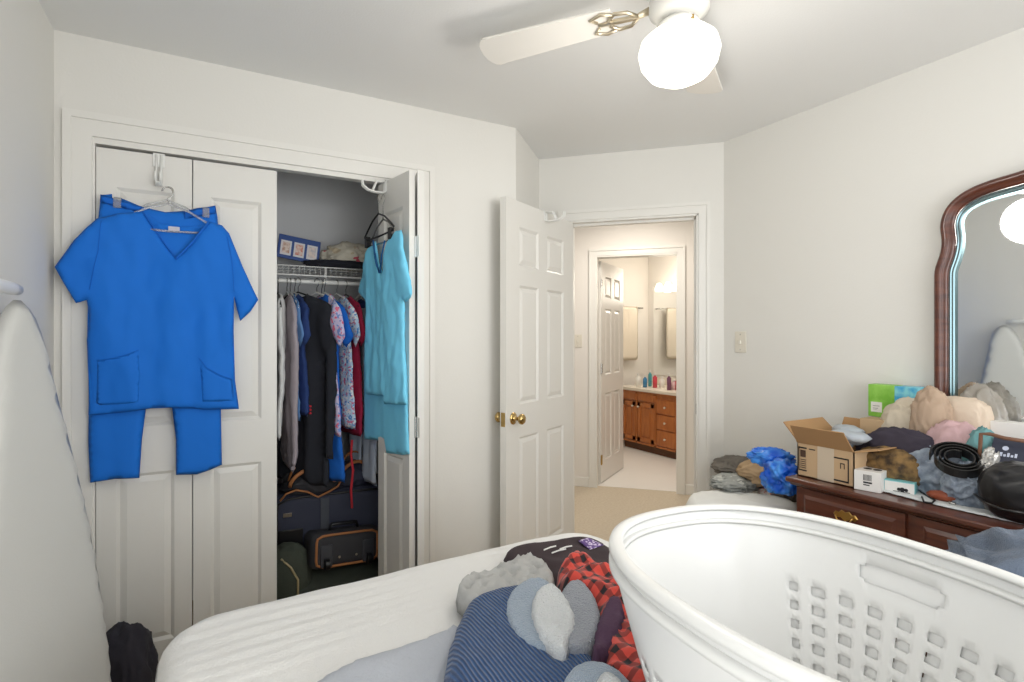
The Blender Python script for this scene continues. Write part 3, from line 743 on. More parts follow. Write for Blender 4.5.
# turquoise scrubs on the folded door
TP = Vector((.625, 2.74)); TD = Vector((.690, 2.21))-TP
def PV(l, P=TP, d=TD): return [onV(a, b, P, d) for a, b in l]
tt = thing('turquoise_scrub_shirt', 'turquoise scrub top with dark neck piping hanging on the folded closet door', 'scrub top', (.65, 2.45, 1.3))
tof = vfold(.016, 14, 21, .006)
mb = MB(); pillow(mb, PV([(377, 241), (380, 262), (382, 273), (385, 255), (388, 241), (396, 231), (402, 230), (405, 250), (410.5, 288), (411, 296), (405, 302), (402, 300), (402, 350), (407, 405), (385, 404), (384, 396), (364, 394), (365, 350), (366, 306), (364, 300), (359, 292), (364, 268), (370, 248)]), .012, fv(TP, TD, -1), .013, .04, tof)
mb.build('shirt_body', M['turq'], tt, world=True, smooth=True)
mb = MB()
ff = fv(TP, TD, -1)
l = PV([(377, 241), (379, 258), (381.5, 273)]); mb.tube([ff(a, b, .012+tof(a, b)) for a, b in dens(l, .03)[:-1][:12]], .004, 6)
mb.build('neck_piping', M['turq_d'], tt, world=True, smooth=True)
l = PV([(388, 241), (385, 255), (382, 273)]); MB().tube([ff(a, b, .012+tof(a, b)) for a, b in l], .004, 6).build('neck_piping', M['turq_d'], tt, world=True, smooth=True)
tq = thing('turquoise_trousers', 'turquoise scrub trousers hanging below the matching top on the folded closet door', 'trousers', (.65, 2.45, 1.0))
mb = MB(); pillow(mb, PV([(366, 300), (402, 300), (407, 380), (410, 454), (403, 455), (386, 453), (384, 441), (365, 439), (364, 380)], TP+Vector((.032, .004))), .008, fv(TP+Vector((.032, .004)), TD, -1), .016, .03, vfold(.006, 16, 25))
mb.build('trouser_legs', M['turq'], tq, world=True, smooth=True)
bp_ = PV([(402, 238)])[0]; bw = ff(bp_[0], bp_[1], -.005)
dl = TD.normalized()
hk2 = Vector((.700, 2.43))
overdoor_hook('white over-door hook on the folded closet door above the turquoise scrubs', (hk2.x+.008, hk2.y+.03, 2.0445), math.atan2(dl.y, dl.x)+pi-pi, reach=.10)
hanger('clip_hanger', 'black clip hanger holding the turquoise scrubs on the folded closet door', (.655, 2.44, 1.975), .34, math.atan2(dl.y, dl.x), blk, clips=True, hook_h=.085)
hanger('clip_hanger', 'dark wire hanger just behind the black clip hanger on the folded door', (.665, 2.40, 1.968), .30, math.atan2(dl.y, dl.x), M['chrome'], clips=False, hook_h=.11)

hd = Vector((hp[0], hp[1]))+Vector((cos(ang), sin(ang)))*.34
overdoor_hook('white over-door hook on top of the open bedroom door', (hd.x, hd.y, 2.0305), ang+pi, reach=.11)
# things on the shelf
p = onY(299, 243, 2.88)
pf = thing('photo_frame', 'blue triple picture frame leaning on the closet shelf', 'picture frame', (p.x-.004, 2.90, ZR+.022), 0)
tl = Matrix.Translation((0, 0, .0)) @ Matrix.Rotation(R(8), 4, 'Y') @ Matrix.Rotation(R(-14), 4, 'X')
W2, H2 = .100, .124
B(-W2, W2, 0, .012, .012, H2+.012).build('frame', mat('blue_frame', (58, 84, 144), .45), pf, xf=tl, bevel=.003)
for i, c in enumerate([(190, 150, 130), (206, 110, 84), (186, 184, 194)]):
    x = -.062+i*.062
    mt = B(x-.025, x+.025, -.002, .001, .028, .105).build('mat_board', mat('mat_white', (222, 220, 220), .6), pf, xf=tl)
    B(x-.017, x+.017, -.0035, -.001, .038, .095).build('photo_print', mat('photo_%d' % i, c, .4, rgb2=(230, 214, 204), cscale=60), mt, xf=tl)
p = onY(350, 250, 2.98)
mb = MB(); heap(mb, (p.x, 2.98, ZR+.07), (.13, .09, .07), .4, 2.0, 3, 5, ZR+.004)
tag(mb.build('folded_cloth', voro('beige_patterned_cloth', (206, 200, 184), [(190, 176, 150), (196, 84, 100)], 16, .36), smooth=True), 'beige patterned cloth heaped on the closet shelf', 'cloth')
p = onY(338, 256, 2.91)
mb = MB(); heap(mb, (p.x+.02, 2.90, ZR+.022), (.17, .05, .022), .3, 3, 9, 5, ZR+.004)
tag(mb.build('dark_garment', gm['black'], smooth=True), 'black folded garment at the shelf edge in front of beige cloth', 'folded clothes')
p = onY(372, 252, 3.0)
mb = MB(); heap(mb, (p.x, 3.0, ZR+.035), (.07, .10, .035), .3, 3, 12, 5, ZR+.004)
tag(mb.build('grey_garment', mat('dove_grey_cloth', (150, 152, 164), .9), smooth=True), 'grey folded garment at the right end of the closet shelf', 'folded clothes')

# suitcases and bags on the closet floor
def case(name, label, loc, rz, sx, sy, sz, m, tilt=0, trim=None, wheels=True, straps=True, ry=0):
    o = thing(name, label, 'suitcase', loc, rz)
    xf = Matrix.Rotation(tilt, 4, 'X') @ Matrix.Rotation(ry, 4, 'Y')
    b = MB().box(-sx/2, sx/2, -sy/2, sy/2, .02, sz).build('case_body', m, o, bevel=.035, xf=xf, seg=5)
    r = []
    hx, hz = sx/2-.012, sz/2-.02; cz = sz/2+.01
    for a in range(0, 360, 10):
        ca, sa = cos(R(a)), sin(R(a)); k = (abs(ca)**8+abs(sa)**8)**(-1/8)
        r.append((ca*k*(hx-.012), -sy/2+.0, cz+sa*k*(hz-.002)))
    MB().tube(r, .006, 6, closed=True).build('piping', trim or m, o, smooth=True, xf=xf)
    if straps:
        MB().box(-.02-sx*.1, .02-sx*.1, -sy/2-.006, -sy/2+.002, .05, sz-.03).build('strap', mat('grey_webbing', (74, 78, 86), .8), o, bevel=.002, xf=xf)
        MB().box(-sx/2+.03, -sx/2+.14, -sy/2-.007, -sy/2+.002, .04, .14).build('corner_guard', blk, o, bevel=.004, xf=xf)
        MB().box(-sx/2+.05, -sx/2+.09, -sy/2-.005, -sy/2+.001, sz-.10, sz-.08).build('name_plate', M['chrome'], o, bevel=.001, xf=xf)
    MB().tube([(-.07, -sy*.1, sz-.005), (-.06, -sy*.1, sz+.025), (.06, -sy*.1, sz+.025), (.07, -sy*.1, sz-.005)], .009, 8).build('handle', blk, o, smooth=True, xf=xf)
    if wheels:
        for s in (-1, 1):
            MB().lathe([(.001, -.012), (.026, -.012), (.026, .012), (.001, .012)], c=(s*(sx/2-.07), -sy/2-.012, .045), ax='x', n=18).build('wheel', blk, o, bevel=.003, xf=xf)
            MB().box(s*(sx/2-.07)-.028, s*(sx/2-.07)+.028, -sy/2-.008, -sy/2+.003, .03, .13).build('wheel_housing', mat('dark_grey_plastic', (58, 60, 66), .4), o, bevel=.004, xf=xf)
            MB().lathe([(.001, -.004), (.006, -.004), (.006, .004), (.001, .004)], c=(s*sx*.12, -sy/2-.002, .07), ax='y', n=12).build('rivet', M['chrome'], o, xf=xf)
    return o
navy_c = mat('navy_luggage', (50, 54, 72), .7, .2, 300); blk_c = mat('black_luggage', (50, 50, 54), .75, .2, 300)
# lower green duffel, then the small roller bag, then the big case standing behind
p = onY(335, 518, 2.90)
case('suitcase', 'large dark navy suitcase lying under the hanging clothes', (p.x, 2.93, .275), R(-4), .60, .30, .30, navy_c, trim=blk, wheels=False)
p = onY(342, 555, 2.72)
case('roller_bag', 'small black roller bag with tan piping on the closet floor', (p.x, 2.72, .215), R(6), .34, .16, .185, blk_c, tilt=R(-8), trim=mat('tan_leather', (172, 112, 66), .6), straps=False, ry=R(4))
p = onY(318, 600, 2.80)
mb = MB(); heap(mb, (p.x+.05, 2.88, .105), (.42, .22, .125), .12, 1.6, 5, 5, .001, sq=.85)
tag(mb.build('duffel_bag', mat('dark_green_canvas', (58, 64, 56), .85, .3, 200), smooth=True), 'dark green duffel bag under the roller bag on the closet floor', 'bag')
p = onY(289, 570, 2.74)
b = thing('backpack', 'dark olive bag with a pale zip at the left edge of the closet opening', 'bag', (p.x, 2.74, 0))
mb = MB(); heap(mb, (0, 0, .17), (.10, .07, .19), .12, 1.6, 15, 5, .001, sq=.8); mb.build('bag_body', mat('olive_canvas', (66, 72, 62), .85, .3, 200), b, smooth=True)
MB().tube([(-.04, -.050, .32), (.0, -.070, .28), (.03, -.074, .22), (.03, -.074, .10)], .005, 6).build('zip', mat('zip_beige', (186, 170, 130), .5), b, smooth=True)
# tan-strapped handbags on the navy case
def strapbag(label, px, py, y, m, ms, sx, seed, tilt=0):
    p = onY(px, py, y); o = thing('handbag', label, 'handbag', (p.x, y, .575))
    mb = MB(); heap(mb, (0, 0, .04), (sx, .09, .07), .18, 1.8, seed, 5, .001); mb.build('bag_body', m, o, smooth=True)
    for k in (-1, 1):
        pts = [(sx*.8*cos(R(a)), -.05+k*.03+.02*sin(R(a*2)), .045+(.10+k*.02)*sin(R(a))) for a in range(0, 181, 15)]
        MB().tube(pts, .009, 6, flat=.5).build('strap', ms, o, smooth=True)
    return o
tan = mat('tan_leather', (172, 112, 66), .6)
hb1 = strapbag('black handbag with looped tan straps lying on the navy suitcase', 310, 488, 2.86, blk_c, tan, .13, 31)
MB().tube([onY(a, b, 2.765) for a, b in ((280, 501), (286, 494), (296, 490), (308, 492), (318, 497), (328, 492), (338, 486), (342, 478))], .009, 6, flat=.5).build('strap', tan, hb1, world=True, smooth=True)
strapbag('black sling bag with brown strap at the right on the navy suitcase', 352, 482, 2.90, navy_c, tan, .10, 37)
mb = MB(); 
pts = [onY(a, b, 2.70) for a, b in ((352, 440), (351, 455), (353, 470), (351, 490), (352, 508))]
tag(MB().tube(pts, .006, 6).build('dangling_cord', mat('red_trim', (196, 40, 54), .8), smooth=True), 'red cord dangling below the hanging clothes', 'cord')

# dark clothes on the floor by the closet
mb = MB(); heap(mb, (-.265, 2.30, .13), (.085, .10, .19), .25, 1.5, 17, 5, .001)
o = tag(mb.build('clothes_pile', mat('charcoal_cloth', (48, 46, 54), .95, .2, 200), smooth=True), 'charcoal clothes piled on the floor between ironing board and closet', 'clothes pile')

# ------------------------------------------------------------------ ironing board leaning on the left wall
ib = thing('ironing_board', 'ironing board in a pale grey cover standing on end against the left wall', 'ironing board', (-.3, 1.87, 0))
ib_o = Vector((-.325, 1.77, .002)); ib_t = (Vector((-.455, 1.90, 1.43))-ib_o).normalized(); ib_s = Vector((.36, .933, 0)).normalized()
ib_n = ib_s.cross(ib_t).normalized(); ib_n = ib_n if ib_n.x > 0 else -ib_n
def ibx(s, t, d):
    # s across the board, t up along it, d out of its face
    return ib_o+ib_s*s+ib_t*t+ib_n*d
hw = [(0, .19), (.12, .235), (.5, .232), (.8, .20), (1.05, .145), (1.22, .105), (1.33, .085), (1.40, .055), (1.44, .0)]
ol = [(w_, h_) for h_, w_ in hw]+[(-w_, h_) for h_, w_ in hw[::-1][1:]]
ol = [(s, t+.01) for s, t in ol]
mb = MB(); pillow(mb, ol, .016, ibx, .03, .03, crumple(.002, 5, 2), rnd=1); mb.build('board_cover', M['iron'], ib, world=True, smooth=True)
m = MB()
for s in (-.08, .04): m.tube([ibx(s, .05, -.030), ibx(s*.6, .95, -.030)], .009, 8)
m.build('leg', M['chrome'], ib, world=True, smooth=True)
MB().tube([ibx(-.10, .05, -.030), ibx(.06, .05, -.030)], .009, 8).build('foot_bar', M['chrome'], ib, world=True, smooth=True)
# white rail with rounded end on the left wall
r0 = onX(17, 290, XL+.05)
rl = thing('wall_rail', 'white rounded wall rail on the left wall above the ironing board', 'rail', (XL, r0.y, r0.z))
MB().tube([(.05, 0, 0), (.05, -.06, .001), (.05, -.9, 0)], [.014, .017, .015], 12).build('bar', M['white_pl'], rl, smooth=True)
for yy in (-.25, -.8): MB().tube([(0, yy, 0), (.05, yy, 0)], .009, 8).build('bracket', M['white_pl'], rl, smooth=True)

# ================================================================== BED
BZ = .66
bed = thing('bed', 'white mattress in a textured cover in the foreground', 'bed', (.55, 1.58, 0), R(3.2))
BED_RT = Matrix.Translation((.55, 1.58, 0)) @ Matrix.Rotation(R(3.2), 4, 'Z') @ Matrix.Translation((-.55, -1.58, 0))
bx0, bx1, by0, by1 = -.115, 1.19, -.72, 1.585
def rrect(x0, x1, y0, y1, r, n=10):
    o = []
    for cx, cy, a0 in ((x1-r, y1-r, 0), (x0+r, y1-r, 90), (x0+r, y0+r, 180), (x1-r, y0+r, 270)):
        for i in range(n+1): a = R(a0+90*i/n); o.append((cx+r*cos(a), cy+r*sin(a)))
    return o
m = MB(); ol = rrect(bx0, bx1, by0, by1, .13)
def qf(s, t): 
    return .0036*math.sin((t*1.0+.05*noise.noise(Vector((s*2, t*2, 1))))*150+s*2)*(.4+.9*noise.noise(Vector((s*4, t*3, 7))))+.009*noise.noise(Vector((s*2.2, t*4, 3)))+.002*noise.noise(Vector((s*7, t*30, 3)))
pillow(m, ol, .050, fz(BZ-.056), .013, .06, qf, back=False)
n0 = len(m.v); ring = dens(ol, .03)
m2 = MB(); nr = len(ring); vs = []; cx_, cy_ = (bx0+bx1)/2, (by0+by1)/2
for z, off in ((BZ-.054, 0), (BZ-.09, .006), (BZ-.15, .008), (BZ-.22, .002), (BZ-.235, -.012)):
    for x, y in ring:
        L_ = math.hypot(x-cx_, y-cy_); vs.append((x+(x-cx_)/L_*off, y+(y-cy_)/L_*off, z))
m2.add(vs, [(j*nr+i, j*nr+(i+1) % nr, (j+1)*nr+(i+1) % nr, (j+1)*nr+i) for j in range(4) for i in range(nr)]+[tuple(range(4*nr, 5*nr))])
m2.build('mattress_side', M['sheet'], bed, world=True, xf=BED_RT, smooth=True)
m.build('mattress_top', M['sheet'], bed, world=True, xf=BED_RT, smooth=True)
MB().prism(rrect(bx0+.02, bx1-.02, by0+.02, by1-.02, .08), .22, BZ-.234).build('box_spring', mat('box_spring_cloth', (214, 210, 202), .9), bed, world=True, xf=BED_RT, bevel=.01)
for x in (bx0+.1, bx1-.1):
    for y in (by0+.1, by1-.12): B(x-.025, x+.025, y-.025, y+.025, 0, .225).build('leg', blk, bed, world=True, xf=BED_RT)

# clothes on the bed
def PZ(l, z=BZ): return [(onZ(a, b, z).x, onZ(a, b, z).y) for a, b in l]
def laid(name, label, cat, poly, z0, thick, m, fold=None, grid=.012, edge=.04, rnd=1, loc=None):
    mb = MB(); pl = PZ(poly, z0+thick*.6)
    pillow(mb, pl, thick, fz(z0), grid, edge, fold, rnd=rnd, backthick=.002, damp=True)
    mb.v = [(x, y, max(z, z0-.004)) for x, y, z in mb.v]
    o = mb.build(name, m, smooth=True); tag(o, label, cat); return o
ZB = BZ+.008
bt = laid('black_t_shirt', 'black t-shirt with purple print spread at the foot of the bed', 't-shirt', [(502, 552), (520, 545), (560, 540), (578, 537), (600, 540), (622, 556), (640, 574), (660, 592), (658, 612), (640, 640), (600, 650), (560, 600), (540, 566), (508, 568)], ZB, .022, mat('washed_black_cotton', (58, 46, 50), .95, .2, 300), crumple(.008, 7, 2))
mb = MB(); 
def ptop(px, py, z): v = onZ(px, py, z); return v
pq = [ptop(a, b, ZB+.034) for a, b in ((578, 539), (588, 535.5), (604, 543), (590, 548))]
mb = MB(); pillow(mb, [(v.x, v.y) for v in pq], .002, fz(ZB+.027), .008, .006, crumple(.002, 9, 4)); mb.build('purple_print', voro('purple_white_print', (104, 76, 140), [(214, 200, 226)], 120, .45), bt, world=True, smooth=True)
mb = MB()
for (a, b, c, d_) in ((544, 550, 556, 546), (552, 553, 566, 549), (560, 549, 572, 546)):
    p, q = ptop(a, b, ZB+.031), ptop(c, d_, ZB+.033); mb.tube([p, (p+q)/2+Vector((.003, .004, 0)), q], .0022, 6)
mb.build('white_lettering', M['white_paper'], bt, world=True)
laid('grey_garment', 'crumpled light grey garment on the bed behind the blue sweater', 'clothing', [(455, 592), (466, 582), (482, 578), (500, 570), (518, 565), (530, 559), (546, 568), (556, 580), (556, 600), (530, 615), (490, 618), (458, 612)], ZB+.004, .022, mat('light_grey_jersey', (184, 184, 182), .95, .2, 200), crumple(.030, 24, 6), edge=.02, grid=.008)
laid('grey_blanket', 'pale grey folded blanket lying on the bed left of the blue sweater', 'blanket', [(285, 700), (340, 664), (400, 645), (440, 632), (458, 618), (475, 660), (470, 720), (300, 740)], ZB+.0, .012, mat('pale_grey_blanket', (186, 190, 198), .95, .3, 150), crumple(.006, 8, 8))
laid('blue_sweater', 'folded blue ribbed sweater on the bed', 'sweater', [(446, 646), (456, 622), (466, 604), (500, 592), (540, 588), (580, 620), (600, 660), (620, 720), (560, 760), (470, 740), (436, 700)], ZB+.004, .070, ribbed('blue_rib_knit', (36, 84, 138), (24, 58, 104), .008, 0, bump=.9), crumple(.010, 4, 11), edge=.045)
plm = plaid('red_black_plaid', (214, 74, 60), (26, 20, 26), .034)
laid('plaid_shirt', 'crumpled red and black plaid shirt on the bed', 'shirt', [(556, 570), (574, 557), (590, 563), (612, 578), (640, 588), (660, 600), (672, 630), (680, 660), (690, 720), (640, 740), (600, 700), (596, 650), (600, 620), (580, 600), (556, 592)], ZB+.022, .055, plm, crumple(.030, 12, 13), grid=.008, edge=.04)
laid('purple_garment', 'dark plum garment tucked between plaid shirt and white fleece', 'clothing', [(600, 612), (612, 600), (626, 604), (629, 632), (622, 650), (606, 668), (590, 680), (588, 650)], ZB+.05, .050, mat('plum_cotton', (78, 52, 76), .95, .2, 200), crumple(.010, 12, 15), edge=.018)
fl = mat('white_fleece', (232, 236, 238), 1, .9, 260, sheen=.6); fl2 = mat('grey_fleece', (158, 176, 196), 1, .9, 260, sheen=.6); fl3 = mat('dove_fleece', (150, 156, 168), 1, .9, 260, sheen=.6)
def fuzz(s, t): return .003*noise.noise(Vector((s*140, t*140, 1)))+.004*noise.noise(Vector((s*14, t*14, 3)))
laid('fleece_mitten', 'grey blue fleecy pad lying left on the blue sweater', 'clothing', [(501, 612), (510, 592), (528, 581), (548, 582), (562, 596), (566, 620), (572, 650), (556, 660), (530, 653), (510, 638)], ZB+.050, .040, fl2, fuzz, grid=.007, edge=.016)
laid('fleece_mitten', 'dove grey fleecy pad between the white pad and the plum garment', 'clothing', [(556, 600), (566, 585), (584, 583), (598, 600), (604, 624), (598, 646), (584, 658), (562, 656), (556, 630)], ZB+.055, .040, fl3, fuzz, grid=.007, edge=.016)
laid('fleece_mitten', 'bright white fleecy pad in the middle of the fleecy clothes on the bed', 'clothing', [(529, 606), (536, 590), (550, 583), (560, 588), (576, 612), (577, 626), (570, 640), (567, 656), (550, 648), (534, 630)], ZB+.080, .026, fl, fuzz, grid=.006, edge=.014)
laid('fleece_mitten', 'light fleecy pad at the bottom edge of the photo on the bed', 'clothing', [(556, 690), (566, 670), (590, 660), (618, 668), (640, 690), (640, 730), (570, 730)], ZB+.075, .045, fl2, fuzz, grid=.008, edge=.03)
laid('fleece_mitten', 'small white fleecy pad beside the plaid shirt at the bottom edge', 'clothing', [(590, 700), (592, 680), (604, 668), (622, 676), (634, 700), (620, 730)], ZB+.118, .02, fl, fuzz, grid=.008, edge=.02)

# ================================================================== LAUNDRY BASKET
bcx, bcy, ba, bb, bth, bn = .4348, .7583, .3213, .2464, -1.140, 2.4
ctr = Vector((bcx*CS+bcy*SN, -bcx*SN+bcy*CS)); bang = bth-YAW
def laundry_basket(label, zbot, zrim, phase):
    bk = thing('laundry_basket', label, 'laundry basket', (ctr.x, ctr.y, zbot), bang)
    Hb = zrim-zbot; NA = 240
    def bpt(a, k, z, ex=0):
        c, s = cos(a), sin(a); m_ = (abs(c)**bn+abs(s)**bn)**(-1/bn)
        return ((ba*k+ex)*c*m_, (bb*k+ex)*s*m_, z)
    z0 = .055; rows = 5; rh = .030
    zl = [0, .006, .02] + [z0+rh*i+d for i in range(rows) for d in (0, .006, .010, .015)]+[z0+rh*rows, Hb-.085, Hb-.080, Hb-.070, Hb-.060, Hb-.055, Hb-.03, Hb-.015, Hb]
    def kk(z): return .66+.34*(z/Hb)**.85 - (.03 if z < .004 else 0)
    vs = [bpt(2*pi*i/NA, kk(z), z) for z in zl for i in range(NA)]; fs = []
    for j in range(len(zl)-1):
        zm = (zl[j]+zl[j+1])/2
        for i in range(NA):
            a = (i+.5)/NA*360; hole = False; cell = (i+phase) % 6
            near = lambda hc, w: abs((a-hc+180) % 360-180) < w
            if z0 < zm < z0+rh*rows and (zm-z0) % rh < .015 and 1 <= cell <= 3 and not near(0, 26) and not near(180, 50): hole = True
            if phase == 0:
                for hc in (96, 276):
                    if near(hc, 11.3) and Hb-.080 < zm < Hb-.060: hole = True
                    if near(hc, 9.8) and Hb-.085 < zm < Hb-.055: hole = True
            if not hole: fs.append((j*NA+i, j*NA+(i+1) % NA, (j+1)*NA+(i+1) % NA, (j+1)*NA+i))
    m = MB().add(vs, fs+[tuple(range(NA))[::-1]])
    o = m.build('basket_body', M['basket'], bk, smooth=True)
    sd = o.modifiers.new('thick', 'SOLIDIFY'); sd.thickness = .003; sd.offset = 0
    m = MB(); prof = [(0, -.006), (.0, 0), (.003, .0025), (.014, .0025), (.020, .001), (.022, -.004), (.022, -.010), (.019, -.010), (.018, -.004), (.004, -.002)]
    vs = [bpt(2*pi*i/NA, 1, Hb+dz, ex-.016) for ex, dz in prof for i in range(NA)]; K = len(prof)
    m.add(vs, [(j*NA+i, j*NA+(i+1) % NA, ((j+1) % K)*NA+(i+1) % NA, ((j+1) % K)*NA+i) for j in range(K) for i in range(NA)])
    m.build('rim', mat('basket_rim_plastic', (240, 240, 237), .28), bk, smooth=True)
laundry_basket('added lower copy of the oval white laundry basket, nested to lighten its holes', BZ+.006, .975, 3)  # second basket added so the holes above read pale, not dark
laundry_basket('oval white laundry basket, open and empty, set in an added copy', BZ+.031, 1.0, 0)

# ================================================================== DRESSER
DX0, DX1, DY1, DY0, DZ = 2.035, 2.53, 1.405, -.15, .77
dr = thing('dresser', 'dark cherry wood dresser with brass pulls against the right wall', 'dresser', (2.28, .63, 0))
MB().box(DX0+.03, DX1, DY0+.03, DY1-.03, .06, DZ-.03).build('dresser_body', DW, dr, world=True, bevel=.004)
MB().box(DX0+.012, DX1, DY0+.012, DY1-.012, DZ-.032, DZ-.020).box(DX0, DX1, DY0, DY1, DZ-.021, DZ).build('dresser_top', DW, dr, world=True, bevel=.006)
MB().box(DX0+.02, DX1, DY0+.02, DY1-.02, 0, .08).build('plinth', DW, dr, world=True, bevel=.008)
def brass_pull(parent, x, y, z):
    bm_ = mat('antique_brass_pull', (196, 158, 92), .3, metal=1)
    # scalloped back plate with a hanging bail
    pl = [(-.045, 0), (-.036, .012), (-.024, .010), (-.014, .020), (0, .014), (.014, .020), (.024, .010), (.036, .012), (.045, 0), (.034, -.012), (.018, -.008), (0, -.020), (-.018, -.008), (-.034, -.012)]
    m = MB(); n = len(pl)
    vs = [(x-.001, y+a, z+b) for a, b in pl]+[(x-.004, y+a*.92, z+b*.92) for a, b in pl]
    m.add(vs, [tuple(range(n)), tuple(range(n, 2*n))]+[(i, (i+1) % n, (i+1) % n+n, i+n) for i in range(n)])
    p = m.build('pull_plate', bm_, parent, world=True)
    MB().tube([(x-.004, y-.03, z), (x-.014, y-.03, z-.002), (x-.016, y-.022, z-.016), (x-.016, y, z-.022), (x-.016, y+.022, z-.016), (x-.014, y+.03, z-.002), (x-.004, y+.03, z)], .003, 6).build('bail', bm_, p, world=True, smooth=True)
xf_ = DX0+.03
cols_d = [(1.36, .975), (.945, .34), (.31, -.10)]
rows_d = [(.612, .735), (.43, .585), (.26, .415), (.095, .245)]
for ci, (ya, yb) in enumerate(cols_d):
    for (z0, z1) in rows_d:
        a, b = yb, ya
        m = MB().box(xf_-.012, xf_+.002, a, b, z0, z1)
        k = .025
        vs = [(xf_-.012, a+k, z0+k), (xf_-.012, b-k, z0+k), (xf_-.012, b-k, z1-k), (xf_-.012, a+k, z1-k), (xf_-.021, a+k+.012, z0+k+.012), (xf_-.021, b-k-.012, z0+k+.012), (xf_-.021, b-k-.012, z1-k-.012), (xf_-.021, a+k+.012, z1-k-.012)]
        m.add(vs, [(0, 1, 5, 4), (1, 2, 6, 5), (2, 3, 7, 6), (3, 0, 4, 7), (4, 5, 6, 7)])
        d_ = m.build('drawer', DW, dr, world=True)
        brass_pull(d_, xf_-.021, (a+b)/2, (z0+z1)/2)
# mirror on the dresser
MX = 2.505
pm = [(935, 420), (935, 268), (938, 262), (941, 256), (943, 240), (940, 228), (943, 214), (951, 202), (965, 191), (983, 183), (1005, 176), (1024, 171)]
left = [(onX(a, b, MX).y, onX(a, b, MX).z) for a, b in pm]; left[0] = (left[1][0], DZ+.0)
yc = .64
crest = [(.80, 1.925), (.72, 1.935), (yc, 1.938)]
halfp = left+crest
outer = halfp+[(2*yc-y, z) for y, z in halfp[::-1][1:]]
def inset(poly, d):
    n = len(poly); out = []
    for i in range(n):
        a = Vector(poly[i-1]) if i else Vector(poly[0]); b = Vector(poly[(i+1)]) if i < n-1 else Vector(poly[-1])
        t = (b-a).normalized(); nn = Vector((t.y, -t.x)); out.append(tuple(Vector(poly[i])+nn*-d*-1))
    return out
def dens_open(p, s):
    o = []
    for i in range(len(p)-1):
        k = max(1, int(math.dist(p[i], p[i+1])/s)); o += [(p[i][0]+(p[i+1][0]-p[i][0])*j/k, p[i][1]+(p[i+1][1]-p[i][1])*j/k) for j in range(k)]
    return o+[p[-1]]
def smooth_open(p, it):
    for _ in range(it): p = [p[0]]+[tuple((Vector(p[i-1])+Vector(p[i])*2+Vector(p[i+1]))/4) for i in range(1, len(p)-1)]+[p[-1]]
    return p
od = smooth_open(dens_open(outer, .015), 3)
mi = thing('dresser_mirror', 'arched dresser mirror in a carved cherry wood frame', 'mirror', (MX, yc, DZ))
# inward normal: path goes up the far (large y) side then to smaller y, inward is to the right-hand side of travel
def ins(d):
    out = []
    for i, p in enumerate(od):
        a = Vector(od[max(0, i-1)]); b = Vector(od[min(len(od)-1, i+1)]); t = (b-a).normalized()
        q = Vector(p)+Vector((-t.y, t.x))*d
        out.append((q.x, q.y))
    return out
prof_m = [(0, .0), (0, .020), (.005, .028), (.014, .031), (.026, .027), (.032, .018), (.037, .020), (.043, .012), (.045, .0)]
m = MB(); n = len(od); vs = []
for d_, h_ in prof_m: vs += [(MX+.012-h_, y, z) for y, z in ins(d_)]
K = len(prof_m)
m.add(vs, [(j*n+i, j*n+i+1, (j+1)*n+i+1, (j+1)*n+i) for j in range(K-1) for i in range(n-1)])
m.build('mirror_frame', DW, mi, world=True, smooth=True)
gi = ins(.041)
m = MB(); gi2 = gi; n2 = len(gi2)
m.add([(MX+.004, y, max(z, DZ+.09)) for y, z in gi2]+[(MX+.010, y, max(z, DZ+.09)) for y, z in gi2], [tuple(range(n2)), tuple(range(n2, 2*n2))]+[(i, (i+1) % n2, (i+1) % n2+n2, i+n2) for i in range(n2)])
m.build('mirror_glass', M['mirror'], mi, world=True)
m = MB(); bvl = []
for d_, h_ in ((.050, .0085), (.058, .0095), (.066, .0085), (.068, .0088)): bvl += [(MX+.012-h_, y, z) for y, z in ins(d_)]
MB().box(MX-.02, MX+.02, od[-1][0], od[0][0], DZ+.001, DZ+.11).build('bottom_rail', DW, mi, world=True, bevel=.005)
sil = mat('mirror_bevel', (140, 166, 172), .22, metal=1)
vs = []; KB = [(.045, .0030), (.050, .0012), (.054, .0030), (.060, .0008), (.065, .0028), (.074, .0035)]
for d_, h_ in KB: vs += [(MX+h_, y, z) for y, z in ins(d_)]
MB().add(vs, [(j*n+i, j*n+i+1, (j+1)*n+i+1, (j+1)*n+i) for j in range(len(KB)-1) for i in range(n-1)]).build('bevel_edge', sil, mi, world=True)

# ------------------------------------------------------------------ clutter on the dresser
def pz(px, py, z=DZ): return onZ(px, py, z)
def cbox(name, label, cat, corner, ux, L, Wd, Hh, m, z=DZ, group=None):
    """box: corner = near-left bottom corner xy, ux = angle of its long front edge"""
    o = thing(name, label, cat, (corner[0], corner[1], z+.001), ux, group)
    B(0, L, 0, Wd, 0, Hh).build('carton', m, o, bevel=.001)
    return o
# opened cardboard shipping box
cb = thing('cardboard_box', 'open brown cardboard shipping box with flaps up on the dresser', 'box', (2.095, 1.39, DZ+.001), -pi/2)
L_, W_, H_ = .225, .29, .135; t = .004
MB().box(0, L_, 0, t, 0, H_).box(0, L_, W_-t, W_, 0, H_).box(0, t, 0, W_, 0, H_).box(L_-t, L_, 0, W_, 0, H_).box(0, L_, 0, W_, 0, t).build('box_body', M['card'], cb)
def flap(pts, out):
    a, b = Vector(pts[0]), Vector(pts[1]); o_ = Vector(out); n_ = (b-a).cross(o_).normalized()*.004
    c, d_ = b+o_-(b-a)*.03, a+o_+(b-a)*.03
    vs = [a, b, c, d_, a+n_, b+n_, c+n_, d_+n_]
    return MB().add([tuple(v) for v in vs], [(0, 1, 2, 3), (4, 5, 6, 7), (0, 1, 5, 4), (1, 2, 6, 5), (2, 3, 7, 6), (3, 0, 4, 7)])
